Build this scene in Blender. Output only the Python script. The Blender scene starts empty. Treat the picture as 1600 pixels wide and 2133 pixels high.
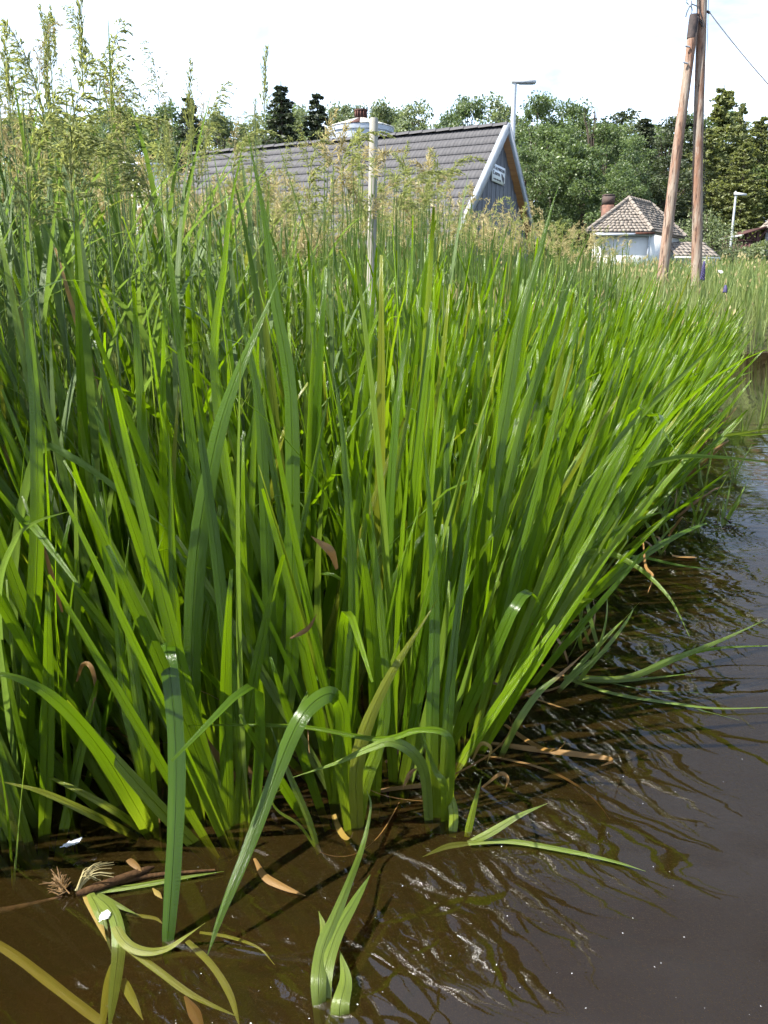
import bpy, math, random
import numpy as np
from mathutils import Vector, Matrix
R = math.radians
rng = np.random.default_rng(11); random.seed(11)
S = bpy.context.scene; COL = S.collection
U = rng.uniform

# ------------------------------------------------------------------ camera, sky, sun, exposure
CAM_H, PITCH, FPX = 1.05, R(15.0), 1660.0
cd = bpy.data.cameras.new('camera'); cam = bpy.data.objects.new('camera', cd); COL.objects.link(cam)
cam.location = (0, 0, CAM_H); cam.rotation_euler = (R(90) - PITCH, 0, 0)
cd.sensor_fit = 'VERTICAL'; cd.sensor_height = 36.0; cd.lens = 36.0 * FPX / 2133.0
cd.clip_start = 0.05; cd.clip_end = 3000.0
S.camera = cam
SUN_EL, SUN_AZ = R(51), R(250)           # clockwise from the view direction: behind the camera, to the left
SKY_STRENGTH, SUN_STRENGTH = 0.062, 5.0
S.view_settings.view_transform = 'Standard'; S.view_settings.look = 'None'
S.view_settings.exposure = 2.0; S.view_settings.gamma = 1.0; S.view_settings.use_curve_mapping = False
S.render.engine = 'CYCLES'
S.cycles.max_bounces = 6; S.cycles.transparent_max_bounces = 8; S.cycles.diffuse_bounces = 3
S.cycles.use_adaptive_sampling = True; S.cycles.adaptive_threshold = 0.03; S.cycles.transmission_bounces = 4; S.cycles.glossy_bounces = 3; S.cycles.use_denoising = True
S.cycles.debug_use_spatial_splits = True; S.cycles.caustics_reflective = False; S.cycles.caustics_refractive = False

W = bpy.data.worlds.new('World'); S.world = W; W.use_nodes = True
wt = W.node_tree; wt.nodes.clear()
def wn(t): return wt.nodes.new(t)
sky = wn('ShaderNodeTexSky'); sky.sky_type = 'NISHITA'; sky.sun_disc = False
sky.sun_elevation = SUN_EL; sky.sun_rotation = SUN_AZ; sky.air_density = 1.0; sky.dust_density = 1.5; sky.ozone_density = 1.0
tc = wn('ShaderNodeTexCoord'); sep = wn('ShaderNodeSeparateXYZ'); wt.links.new(tc.outputs['Generated'], sep.inputs[0])
zz = wn('ShaderNodeMath'); zz.operation = 'ADD'; zz.inputs[1].default_value = 0.16; wt.links.new(sep.outputs[2], zz.inputs[0])
zm = wn('ShaderNodeMath'); zm.operation = 'MAXIMUM'; zm.inputs[1].default_value = 0.05; wt.links.new(zz.outputs[0], zm.inputs[0])
cmb = wn('ShaderNodeCombineXYZ')
for i in (0, 1):
    dv = wn('ShaderNodeMath'); dv.operation = 'DIVIDE'; wt.links.new(sep.outputs[i], dv.inputs[0]); wt.links.new(zm.outputs[0], dv.inputs[1]); wt.links.new(dv.outputs[0], cmb.inputs[i])
cn = wn('ShaderNodeTexNoise'); cn.inputs['Scale'].default_value = 1.3; cn.inputs['Detail'].default_value = 7.0; cn.inputs['Roughness'].default_value = 0.55; cn.inputs['Distortion'].default_value = 0.6
wt.links.new(cmb.outputs[0], cn.inputs['Vector'])
cr = wn('ShaderNodeMapRange'); cr.inputs['From Min'].default_value = 0.37; cr.inputs['From Max'].default_value = 0.67
cr.inputs['To Min'].default_value = 0.07; cr.inputs['To Max'].default_value = 0.54; wt.links.new(cn.outputs['Fac'], cr.inputs['Value'])
# thin high cloud: the slanting path near the horizon makes the veil denser there
vz = wn('ShaderNodeMath'); vz.operation = 'MAXIMUM'; vz.inputs[1].default_value = 0.0; wt.links.new(sep.outputs[2], vz.inputs[0])
va_ = wn('ShaderNodeMath'); va_.operation = 'ADD'; va_.inputs[1].default_value = 0.06; wt.links.new(vz.outputs[0], va_.inputs[0])
vd = wn('ShaderNodeMath'); vd.operation = 'DIVIDE'; wt.links.new(cr.outputs[0], vd.inputs[0]); wt.links.new(va_.outputs[0], vd.inputs[1])
vn = wn('ShaderNodeMath'); vn.operation = 'MULTIPLY'; vn.inputs[1].default_value = -1.0; wt.links.new(vd.outputs[0], vn.inputs[0])
ve_ = wn('ShaderNodeMath'); ve_.operation = 'EXPONENT'; wt.links.new(vn.outputs[0], ve_.inputs[0])
vf = wn('ShaderNodeMath'); vf.operation = 'SUBTRACT'; vf.inputs[0].default_value = 1.0; wt.links.new(ve_.outputs[0], vf.inputs[1])
mx = wn('ShaderNodeMix'); mx.data_type = 'RGBA'; wt.links.new(vf.outputs[0], mx.inputs['Factor']); wt.links.new(sky.outputs[0], mx.inputs['A'])
mx.inputs['B'].default_value = (8.2, 9.9, 12.6, 1)
bg = wn('ShaderNodeBackground'); bg.inputs['Strength'].default_value = SKY_STRENGTH; wt.links.new(mx.outputs['Result'], bg.inputs['Color'])
wo = wn('ShaderNodeOutputWorld'); wt.links.new(bg.outputs[0], wo.inputs['Surface'])

sl = bpy.data.lights.new('sun', 'SUN'); sl.energy = SUN_STRENGTH; sl.angle = R(0.53); sl.color = (1.0, 0.955, 0.88)
sun = bpy.data.objects.new('sun', sl); COL.objects.link(sun)
sdir = Vector((math.sin(SUN_AZ) * math.cos(SUN_EL), math.cos(SUN_AZ) * math.cos(SUN_EL), math.sin(SUN_EL)))
sun.rotation_euler = sdir.to_track_quat('Z', 'Y').to_euler(); sun.location = sdir * 60

# ------------------------------------------------------------------ helpers
def ray(px, py):
    xc = (px - 800) / FPX; yc = (1066.5 - py) / FPX
    return np.array([xc, math.cos(PITCH) + yc * math.sin(PITCH), -math.sin(PITCH) + yc * math.cos(PITCH)])
C0 = np.array([0, 0, CAM_H])
def at(px, py, Y): d = ray(px, py); return C0 + d * (Y / d[1])          # point of the place seen at a pixel, Y metres ahead
def onz(px, py, z=0.0): d = ray(px, py); return C0 + d * ((z - CAM_H) / d[2])
def unit(v): v = np.asarray(v, float); return v / (np.linalg.norm(v, axis=-1, keepdims=True) + 1e-12)

def mk(name, V, F, UV=None, mat=None, smooth=True, **attrs):
    V = np.asarray(V, np.float32).reshape(-1, 3); F = np.asarray(F, np.int32); m, k = F.shape
    me = bpy.data.meshes.new(name)
    me.vertices.add(len(V)); me.vertices.foreach_set('co', V.ravel())
    me.loops.add(m * k); me.loops.foreach_set('vertex_index', F.ravel())
    me.polygons.add(m); me.polygons.foreach_set('loop_start', np.arange(m, dtype=np.int32) * k)
    if smooth: me.polygons.foreach_set('use_smooth', np.ones(m, bool))
    if UV is not None:
        l = me.uv_layers.new(name='UVMap'); l.data.foreach_set('uv', np.asarray(UV, np.float32)[F.ravel()].ravel())
    for a, v in attrs.items():
        if v is not None:
            t = me.attributes.new(a, 'FLOAT', 'POINT'); t.data.foreach_set('value', np.asarray(v, np.float32))
    me.update(calc_edges=True)
    if mat: me.materials.append(mat)
    return me

class MB:                                       # collects quads
    def __init__(s): s.V = []; s.F = []; s.UV = []; s.T = []; s.n = 0
    def add(s, V, F, UV=None, t=0.0):
        V = np.asarray(V, float).reshape(-1, 3); s.V.append(V); s.F.append(np.asarray(F, int) + s.n); s.n += len(V)
        s.UV.append(np.zeros((len(V), 2)) if UV is None else np.asarray(UV, float))
        s.T.append(np.full(len(V), t) if np.isscalar(t) else np.asarray(t, float)); return s
    def arrays(s): return np.concatenate(s.V), np.concatenate(s.F), np.concatenate(s.UV), np.concatenate(s.T)
    def mesh(s, name, mat, smooth=True):
        V, F, UV, T = s.arrays(); return mk(name, V, F, UV, mat, smooth, tint=T)
    def box(s, c, d, rot=None, t=0.0):
        x, y, z = np.array(d) / 2.0
        V = np.array([(-x,-y,-z),(x,-y,-z),(x,y,-z),(-x,y,-z),(-x,-y,z),(x,-y,z),(x,y,z),(-x,y,z)])
        if rot is not None: V = V @ np.array(rot).T
        return s.add(V + np.array(c), [(0,3,2,1),(4,5,6,7),(0,1,5,4),(1,2,6,5),(2,3,7,6),(3,0,4,7)], t=t)
    def hexa(s, P, t=0.0):                       # 8 corners: 4 bottom, 4 top
        return s.add(P, [(0,3,2,1),(4,5,6,7),(0,1,5,4),(1,2,6,5),(2,3,7,6),(3,0,4,7)], t=t)
    def tube(s, P, r, k=6, t=0.0, caps=True):
        P = np.asarray(P, float); n = len(P); r = np.broadcast_to(np.asarray(r, float), (n,))
        T = unit(np.gradient(P, axis=0)); ref = np.array([0, 0, 1.0]) if abs(T[0][2]) < .8 else np.array([1.0, 0, 0])
        A = unit(np.cross(T, ref)); B = np.cross(T, A)
        a = np.arange(k) * 2 * math.pi / k
        V = (P[:, None] + r[:, None, None] * (A[:, None] * np.cos(a)[None, :, None] + B[:, None] * np.sin(a)[None, :, None])).reshape(-1, 3)
        i = np.arange(n - 1)[:, None] * k; j = np.arange(k)[None]; j2 = (j + 1) % k
        F = np.stack([i + j, i + k + j, i + k + j2, i + j2], -1).reshape(-1, 4)
        ln = np.concatenate([[0], np.cumsum(np.linalg.norm(np.diff(P, axis=0), axis=1))])
        UV = np.stack([np.tile(np.arange(k) / k, n), np.repeat(ln, k)], -1)
        s.add(V, F, UV, t)
        if caps and k % 2 == 0:
            for e in (0, n - 1): s.add(np.vstack([V[e * k:(e + 1) * k], [P[e]]]), _capq(k), t=t)
        return s
def _capq(k):                                    # fan of quads over a ring plus centre (k even)
    return [(k, i, i + 1, (i + 2) % k) for i in range(0, k, 2)]

def ribbon(P, Wd, side, ridge=0.12, cols=3):
    P = np.asarray(P, float); n = len(P); T = unit(np.gradient(P, axis=0)); side = unit(side - T * np.sum(side * T, -1, keepdims=True)); N = np.cross(T, side)
    c = np.linspace(-1, 1, cols)
    V = P[:, None] + side[:, None] * (c[None, :, None] * (np.asarray(Wd)[:, None, None] / 2)) + N[:, None] * ((1 - np.abs(c))[None, :, None] * (ridge * np.asarray(Wd))[:, None, None])
    ln = np.concatenate([[0], np.cumsum(np.linalg.norm(np.diff(P, axis=0), axis=1))])
    UV = np.stack([np.tile((c + 1) / 2, n), np.repeat(ln, cols)], -1)
    i = np.arange(n - 1)[:, None] * cols; j = np.arange(cols - 1)[None]
    F = np.stack([i + j, i + j + 1, i + cols + j + 1, i + cols + j], -1).reshape(-1, 4)
    return V.reshape(-1, 3), F, UV

def spline(C, n):                                # Catmull-Rom through control points
    C = np.asarray(C, float); Q = np.vstack([2 * C[0] - C[1], C, 2 * C[-1] - C[-2]]); m = len(C) - 1
    t = np.linspace(0, m, n); i = np.minimum(t.astype(int), m - 1); u = (t - i)[:, None]
    a, b, c, d = Q[i], Q[i + 1], Q[i + 2], Q[i + 3]
    return .5 * (2 * b + (c - a) * u + (2 * a - 5 * b + 4 * c - d) * u ** 2 + (3 * b - a - 3 * c + d) * u ** 3)

OWN = False
def ob(name, me, parent=None, M=None, loc=None):
    if OWN and me is not None and me.users > 0: me = me.copy()
    o = bpy.data.objects.new(name, me); COL.objects.link(o)
    if parent is not None: o.parent = parent
    if M is not None: o.matrix_basis = M
    if loc is not None: o.location = loc
    return o
def tag(o, label=None, cat=None, group=None, kind=None):
    if label: o['label'] = label
    if cat: o['category'] = cat
    if group: o['group'] = group
    if kind: o['kind'] = kind
    return o
def thing(name, loc, label, cat, group=None, rz=0.0):
    o = ob(name, None); o.location = tuple(float(v) for v in loc); o.rotation_euler = (0, 0, rz); o.empty_display_size = .1
    return tag(o, label, cat, group)
def mat4(x, y, z, t=(0, 0, 0)):
    return Matrix(((x[0], y[0], z[0], t[0]), (x[1], y[1], z[1], t[1]), (x[2], y[2], z[2], t[2]), (0, 0, 0, 1)))

# ------------------------------------------------------------------ materials
class NT:
    def __init__(s, name):
        s.m = bpy.data.materials.new(name); s.m.use_nodes = True; s.t = s.m.node_tree; s.t.nodes.clear(); s.out = s.n('ShaderNodeOutputMaterial')
    def n(s, typ, **kw):
        x = s.t.nodes.new(typ)
        for k, v in kw.items():
            if k.startswith('_'): setattr(x, k[1:], v)
            else: s.set(x, k, v)
        return x
    def set(s, x, k, v):
        i = x.inputs[int(k[1:])] if k[0] == 'i' and k[1:].isdigit() else x.inputs[k.replace('_', ' ')]
        if isinstance(v, bpy.types.NodeSocket): s.t.links.new(v, i)
        else:
            if isinstance(v, tuple) and len(v) == 3 and i.type == 'RGBA': v = v + (1,)
            i.default_value = v
    def math(s, op, a, b=0.0, c=0.0): x = s.n('ShaderNodeMath', _operation=op, i0=a, i1=b, i2=c); return x.outputs[0]
    def mix(s, f, a, b, bt='MIX'):
        x = s.n('ShaderNodeMix', _data_type='RGBA', _blend_type=bt); s.set(x, 'Factor', f)
        for key, v in (('A', a), ('B', b)):
            k = [q for q in x.inputs if q.name == key and q.type == 'RGBA'][0]
            if isinstance(v, bpy.types.NodeSocket): s.t.links.new(v, k)
            else: k.default_value = tuple(v) + (1,) if len(v) == 3 else v
        return [q for q in x.outputs if q.type == 'RGBA'][0]
    def rng(s, v, a, b, c=0.0, d=1.0): return s.n('ShaderNodeMapRange', Value=v, From_Min=a, From_Max=b, To_Min=c, To_Max=d).outputs[0]
    def noise(s, scale, detail=3.0, vec=None, rough=.5, dist=0.0):
        x = s.n('ShaderNodeTexNoise', Scale=scale, Detail=detail, Roughness=rough, Distortion=dist)
        if vec is not None: s.t.links.new(vec, x.inputs['Vector'])
        return x.outputs['Fac']
    def coord(s, k='Object'): return s.n('ShaderNodeTexCoord').outputs[k]
    def mapping(s, vec, scale): x = s.n('ShaderNodeMapping'); s.t.links.new(vec, x.inputs['Vector']); x.inputs['Scale'].default_value = scale; return x.outputs[0]
    def attr(s, name): return s.n('ShaderNodeAttribute', _attribute_name=name).outputs['Fac']
    def tint(s): return s.math('FRACT', s.math('ADD', s.attr('tint'), s.n('ShaderNodeObjectInfo').outputs['Random']))
    def bump(s, h, dist=.01, st=1.0): return s.n('ShaderNodeBump', Height=h, Distance=dist, Strength=st).outputs[0]
    def end(s, sh): s.t.links.new(sh, s.out.inputs['Surface']); return s.m

KALB = .74                                        # one scale for all albedos, paired with the exposure
def leaf_mat(name, dark, light, trans, tf=.45, rough=.38, base=None, corr=False, spec=.5, dry=(.30, .17, .06), simple=False):
    dark, light, trans = [tuple(v * KALB for v in c) for c in (dark, light, trans)]; base = base and tuple(v * KALB for v in base); dry = tuple(v * .8 for v in dry)
    m = NT(name); t = m.tint(); col = m.mix(t, dark, light)
    if simple:
        p = m.n('ShaderNodeBsdfPrincipled', Base_Color=col, Roughness=rough); p.inputs['Specular IOR Level'].default_value = spec
        tl = m.n('ShaderNodeBsdfTranslucent', Color=m.mix(t, trans, tuple(min(1, c * 1.35) for c in trans)))
        return m.end(m.n('ShaderNodeMixShader', i0=tf, i1=p.outputs[0], i2=tl.outputs[0]).outputs[0])
    sp = m.n('ShaderNodeSeparateXYZ'); m.t.links.new(m.coord('UV'), sp.inputs[0]); u, v = sp.outputs[0], sp.outputs[1]
    tr = m.mix(t, trans, tuple(min(1, c * 1.35) for c in trans))
    ns = m.noise(9, 3, m.coord('Object')); col = m.mix(m.rng(ns, .35, .7, 0, .35), col, tuple(c * .62 for c in dark))
    if base:
        b = m.rng(v, .0, .30, .85, 0.0); col = m.mix(b, col, base); tr = m.mix(b, tr, tuple(c * 1.5 for c in base))
    ve = m.rng(m.noise(24, 3, m.mapping(m.coord('UV'), (1, .04, 1)), .65), .25, .75, -1, 1)
    col = m.mix(m.rng(ve, -1, 1, 0, .26), col, tuple(c * 1.7 for c in light))
    yl = m.rng(t, .90, .97, 0, .5); col = m.mix(yl, col, (.17, .145, .018)); tr = m.mix(yl, tr, (.26, .22, .02))
    d = m.attr('dry'); col = m.mix(d, col, dry); tr = m.mix(d, tr, dry)
    sp2 = m.noise(160, 2, m.mapping(m.coord('UV'), (.35, 1, 1))); col = m.mix(m.rng(sp2, .665, .71, 0, .7), col, (.03, .02, .01))
    h = m.math('MULTIPLY', ve, .26)
    if corr:
        band = m.math('MULTIPLY', m.rng(u, .64, .72, 0, 1), m.rng(u, .88, .97, 1, 0))
        pat = m.rng(m.noise(3.2, 1, m.mapping(m.coord('UV'), (.1, 1, 1))), .48, .60, 0, 1)
        wv = m.math('SINE', m.math('MULTIPLY', v, 2 * math.pi / .0062))
        h = m.math('ADD', h, m.math('MULTIPLY', m.math('MULTIPLY', wv, band), m.math('MULTIPLY', pat, .13)))
        rib = m.math('MULTIPLY', m.rng(u, .46, .49, 0, 1), m.rng(u, .51, .54, 1, 0)); h = m.math('ADD', h, m.math('MULTIPLY', rib, 1.6))
        col = m.mix(m.math('MULTIPLY', rib, .25), col, tuple(c * .5 for c in dark))
    nb = m.bump(h, .0012)
    p = m.n('ShaderNodeBsdfPrincipled', Base_Color=col, Roughness=rough, Normal=nb); p.inputs['Specular IOR Level'].default_value = spec
    tl = m.n('ShaderNodeBsdfTranslucent', Color=tr, Normal=nb)
    mxs = m.n('ShaderNodeMixShader', i0=tf, i1=p.outputs[0], i2=tl.outputs[0])
    return m.end(mxs.outputs[0])

M_IRIS = leaf_mat('iris_leaf', (.021, .060, .004), (.125, .205, .004), (.205, .355, .003), .43, .23, (.20, .24, .012), True, .40)
M_PALE = leaf_mat('pale_iris_leaf', (.08, .14, .012), (.135, .20, .02), (.22, .32, .02), .40, .32, (.15, .18, .035), True)
M_BLADE = leaf_mat('grass_blade', (.060, .112, .022), (.105, .160, .038), (.17, .27, .035), .42, .42, (.08, .12, .03), spec=.25)
M_STEM = leaf_mat('grass_stem', (.085, .14, .03), (.13, .18, .045), (.13, .20, .035), .18, .45, simple=True)
M_PAN = leaf_mat('green_panicle', (.21, .25, .07), (.38, .40, .16), (.40, .43, .12), .55, .6, simple=True)
M_STRAW = leaf_mat('straw_panicle', (.36, .31, .14), (.54, .46, .23), (.48, .41, .18), .42, .6, simple=True)
M_MEADOW = leaf_mat('meadow_blade', (.10, .17, .035), (.24, .27, .08), (.26, .34, .07), .44, .5, simple=True)
M_DEAD = leaf_mat('dead_leaf', (.12, .060, .010), (.24, .130, .028), (.19, .09, .015), .22, .5)
M_SUNK = leaf_mat('sunken_leaf', (.18, .22, .02), (.30, .29, .03), (.22, .25, .02), .3, .3)
M_TREE = leaf_mat('tree_leaf', (.050, .086, .028), (.125, .175, .058), (.14, .20, .05), .38, .5, simple=True)
M_TREE2 = leaf_mat('light_tree_leaf', (.105, .140, .060), (.19, .23, .105), (.20, .25, .08), .40, .5, simple=True)
M_SPRUCE = leaf_mat('spruce_needles', (.034, .048, .022), (.066, .084, .040), (.06, .08, .03), .25, .6, simple=True)
M_LARCH = leaf_mat('larch_needles', (.125, .150, .05), (.21, .235, .08), (.22, .25, .06), .40, .55, simple=True)
M_PINE = leaf_mat('pine_needles', (.032, .050, .020), (.062, .082, .032), (.06, .08, .02), .3, .6, simple=True)

def plain(name, c1, c2, scale=6.0, rough=.7, bump=.0, stretch=(1, 1, 1), spec=.3, metal=0.0, lo=.35, hi=.65, detail=5):
    c1, c2 = [tuple(v * KALB for v in c) for c in (c1, c2)]
    m = NT(name); v = m.mapping(m.coord('Object'), stretch); n = m.noise(scale, detail, v, .6)
    rn = m.n('ShaderNodeObjectInfo').outputs['Random']
    col = m.mix(m.rng(n, lo, hi), c1, c2); col = m.mix(m.rng(rn, 0, 1, 0, .22), col, tuple(c * .6 for c in c1))
    p = m.n('ShaderNodeBsdfPrincipled', Base_Color=col, Roughness=rough, Metallic=metal); p.inputs['Specular IOR Level'].default_value = spec
    if bump: m.set(p, 'Normal', m.bump(n, bump))
    return m.end(p.outputs[0])
M_BARK = plain('bark', (.10, .075, .055), (.05, .04, .03), 9, .9, .02, (1, 1, .3))
M_TILE = plain('grey_roof_tile', (.088, .086, .092), (.062, .061, .066), 2.2, .65, 0, spec=.15)
M_BOARD = plain('grey_board', (.165, .175, .195), (.10, .108, .125), 7, .75, .004, (3, 3, .25))
M_FASCIA = plain('white_fascia', (.32, .35, .39), (.25, .28, .32), 3, .5)
M_SOFFIT = plain('brown_soffit', (.30, .15, .055), (.20, .095, .035), 6, .6, .003, (.3, 3, 3))
M_SIGN = plain('sign_white', (1.0, 1.05, 1.1), (.95, 1.0, 1.05), 3, .35)
M_INK = plain('sign_ink', (.018, .020, .035), (.03, .032, .05), 5, .5)
M_GALV = plain('galvanised_metal', (.42, .45, .50), (.33, .36, .41), 4, .45, metal=.35)
M_SILO = plain('silo_roof_paint', (.74, .72, .68), (.60, .54, .48), 2.5, .5)
M_RUST = plain('rust', (.11, .042, .028), (.05, .025, .02), 9, .9, .01)
M_LAMP = plain('lamp_grey', (.56, .58, .60), (.50, .52, .54), 3, .4, metal=.2)
M_STAKE = plain('weathered_wood', (.42, .40, .35), (.26, .24, .20), 14, .85, .006, (1, 1, .15))
M_TAR = plain('tarred_wood', (.03, .025, .025), (.07, .05, .045), 8, .8, .01)
M_WIRE = plain('dark_wire', (.035, .035, .04), (.05, .05, .055), 3, .6)
M_OLDTILE = plain('old_roof_tile', (.26, .225, .19), (.17, .145, .125), 3.0, .9, .01)
M_PLASTER = plain('white_plaster', (.74, .74, .73), (.62, .62, .61), 1.6, .9, .004)
M_BRICK = plain('chimney_brick', (.20, .10, .07), (.09, .055, .045), 5.0, .9, .01)
M_SOOT = plain('sooty_brick', (.10, .065, .055), (.05, .04, .038), 4.0, .9, .01)
M_REDWOOD = plain('red_brown_wood', (.085, .035, .030), (.055, .025, .022), 5, .8, .004, (3, 3, .4))
M_FEATHER = plain('feather', (.82, .83, .86), (.74, .76, .80), 30, .7)
M_ROOT = plain('rhizome', (.075, .040, .016), (.028, .015, .008), 60, .9, .006, spec=.08)
M_LUPIN = plain('lupin_purple', (.055, .045, .13), (.08, .07, .18), 40, .6)
M_PETAL = plain('white_petal', (.82, .82, .82), (.76, .76, .78), 20, .6)
M_MUDCLUMP = plain('root_clump', (.05, .04, .03), (.025, .02, .015), 40, .9, .006)

m = NT('pole_wood'); co = m.coord('Object'); n1 = m.noise(7, 4, m.mapping(co, (1, 1, .16)), .6); n2 = m.noise(26, 4, m.mapping(co, (1, 1, .12)), .6)
c = m.mix(m.rng(n1, .36, .62), (.22, .180, .140), (.155, .078, .046)); c = m.mix(m.rng(n2, .54, .64), c, (.045, .022, .014)); c = m.mix(m.rng(n2, .32, .40, .8, 0), c, (.27, .235, .20))
p = m.n('ShaderNodeBsdfPrincipled', Base_Color=c, Roughness=.85, Normal=m.bump(n2, .012)); M_POLE = m.end(p.outputs[0])

m = NT('bank_soil'); co = m.coord('Object'); n1 = m.noise(1.3, 6, co, .65); n2 = m.noise(14, 5, co, .6)
c = m.mix(m.rng(n1, .35, .65), (.030, .037, .012), (.055, .062, .019)); c = m.mix(m.rng(n2, .4, .7, 0, .6), c, (.03, .022, .012))
zs = m.n('ShaderNodeSeparateXYZ'); m.t.links.new(co, zs.inputs[0]); c = m.mix(m.rng(zs.outputs[2], -.02, .12, 1, 0), c, (.034, .024, .013))
p = m.n('ShaderNodeBsdfPrincipled', Base_Color=c, Roughness=.95, Normal=m.bump(n2, .03)); p.inputs['Specular IOR Level'].default_value = .2; M_SOIL = m.end(p.outputs[0])

m = NT('pond_water'); co = m.coord('Object')
w1 = m.noise(2.5, 1, m.mapping(co, (.75, 1.15, 1)), .4, .5); w2 = m.noise(9.0, 1, m.mapping(co, (.5, 1.25, 1)), .4, .2)
sx = m.n('ShaderNodeSeparateXYZ'); m.t.links.new(co, sx.inputs[0])
far = m.rng(sx.outputs[1], 2.0, 4.5, .12, 1.0)
w3 = m.noise(16.0, 1, m.mapping(co, (.35, 1.2, 1)), .4, .3)
hh = m.math('ADD', m.math('MULTIPLY', w1, 1.0), m.math('ADD', m.math('MULTIPLY', w2, .06), m.math('MULTIPLY', m.math('MULTIPLY', w3, .22), far)))
nb = m.bump(hh, .0125)
fr = m.n('ShaderNodeFresnel', IOR=1.50, Normal=nb)
gl = m.n('ShaderNodeBsdfGlossy', Color=(1, 1, 1), Roughness=.0, Normal=nb)
tr = m.n('ShaderNodeBsdfTransparent', Color=(.95, .95, .92))
di = m.n('ShaderNodeBsdfDiffuse', Color=(.0235, .0148, .0038))
mu = m.n('ShaderNodeMixShader', i0=.28, i1=tr.outputs[0], i2=di.outputs[0])
ms = m.n('ShaderNodeMixShader', i0=fr.outputs[0], i1=mu.outputs[0], i2=gl.outputs[0])
va = m.n('ShaderNodeVolumeAbsorption', Color=(.58, .40, .18), Density=8.0); m.t.links.new(va.outputs[0], m.out.inputs['Volume'])
M_WATER = m.end(ms.outputs[0])

# ------------------------------------------------------------------ ground and water
SH = np.array([(-40, -8), (-1.75, -.6), (-1.15, .55), (-.95, 1.18), (-.70, 1.37), (-.05, 1.40), (.17, 1.64), (.46, 2.36), (.91, 3.19), (1.58, 4.66), (3.0, 7.9), (6.0, 14.4), (8.2, 15.8), (60, 20)], float)
def sdist(x, y):                                 # >0 inland of the front edge of the iris bed
    x = np.asarray(x, float); y = np.asarray(y, float); best = np.full(x.shape, 1e9); sg = np.ones(x.shape)
    for a, b in zip(SH[:-1], SH[1:]):
        d = b - a; t = np.clip(((x - a[0]) * d[0] + (y - a[1]) * d[1]) / (d @ d), 0, 1)
        dx = x - a[0] - t * d[0]; dy = y - a[1] - t * d[1]; q = np.hypot(dx, dy); k = q < best - 1e-9
        best = np.where(k, q, best); sg = np.where(k, np.sign(d[0] * dy - d[1] * dx), sg)
    return best * sg
def gz(x, y):
    d = sdist(x, y); e = np.maximum(d - .75, 0); w = np.maximum(.75 - d, 0)
    x = np.asarray(x, float); y = np.asarray(y, float)
    far = np.clip((y - 11) / 4, 0, 1)            # beyond the irises the bank is a steeper step
    return -.45 * (1 - np.exp(-w / .9)) + (.16 + .35 * far) * (1 - np.exp(-e / .4)) + 2.7 * (1 - np.exp(-e / 28)) + .03 * np.sin(x * 1.7) * np.sin(y * 1.3 + 1) * np.clip(e, 0, 1)

ux = np.linspace(-5.4, 5.4, 250); uy = np.linspace(-2.2, 5.4, 230)
gx, gy = np.meshgrid(3 * np.sinh(ux), 2 + 3 * np.sinh(uy)); gzv = gz(gx, gy)
n0, n1_ = gx.shape; ii = np.arange(n0 - 1)[:, None] * n1_ + np.arange(n1_ - 1)[None]
F = np.stack([ii, ii + 1, ii + n1_ + 1, ii + n1_], -1).reshape(-1, 4)
tag(ob('ground', mk('ground', np.stack([gx, gy, gzv], -1).reshape(-1, 3), F, mat=M_SOIL)), kind='structure')
b = MB(); b.box((18, 4, -.5), (100, 36, 1.0)); tag(ob('water', b.mesh('water', M_WATER, False)), kind='structure')

# ------------------------------------------------------------------ barn with the tiled roof
A = at(1062, 250, 24.0); B = onz(540, 300, A[2]); rd = unit(A - B); RZ = math.atan2(rd[1], rd[0]); RL = 10.6
GND = float(gz(A[0], A[1])); RH = A[2] - GND - .13
barn = thing('barn', (A[0], A[1], GND), 'long barn with grey pantile roof and dark boarded gable', 'barn', rz=RZ)
PIT = R(40.0); HW = 4.1; cp, spi = math.cos(PIT), math.sin(PIT); SLOPE = HW / cp
def roofp(x, s, side=-1, up=0.0): return np.array([x, side * (s * cp + up * spi), RH - s * spi + up * cp])   # x along the ridge, s down the slope
roof = None
for side in (-1, 1):
    q = MB(); q.hexa([roofp(-RL, .02, side, -.16), roofp(-.05, .02, side, -.16), roofp(-.05, SLOPE, side, -.16), roofp(-RL, SLOPE, side, -.16), roofp(-RL, .02, side, -.03), roofp(-.05, .02, side, -.03), roofp(-.05, SLOPE, side, -.03), roofp(-RL, SLOPE, side, -.03)])
    o = ob('roof', q.mesh('roof_slab', M_SOFFIT, False), barn)
    if side == -1: roof = o
TW, TL, NR = .215, .40, 13
k = 9; xs = np.linspace(0, TW, k); zc = .010 * np.abs(np.sin(xs / TW * 2 * math.pi)) ** .5
def tile_mesh(side):
    V = []
    for s, lift in ((0, .0), (TL + .035, .034)):
        for x, z in zip(xs, zc): V.append((x, side * (s * cp + (z + lift) * spi), -s * spi + (z + lift) * cp))
    for x, z in zip(xs, zc): V.append((x, side * ((TL + .035) * cp + (z - .0) * spi), -(TL + .035) * spi + (z - .0) * cp))
    F = [(i, i + k, i + k + 1, i + 1) for i in range(k - 1)] + [(i + k, i + 2 * k, i + 2 * k + 1, i + k + 1) for i in range(k - 1)]
    return np.array(V), np.array(F)
V, F = tile_mesh(-1); tme = mk('roof_tile', V, F, mat=M_TILE, smooth=False)
cnt = 0; rest = MB(); ncol = int(RL / TW)
order = sorted([(r, c) for r in range(NR) for c in range(ncol)], key=lambda rc: rc[1] * .215 + max(0, rc[0] - 7) * 9)
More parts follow.
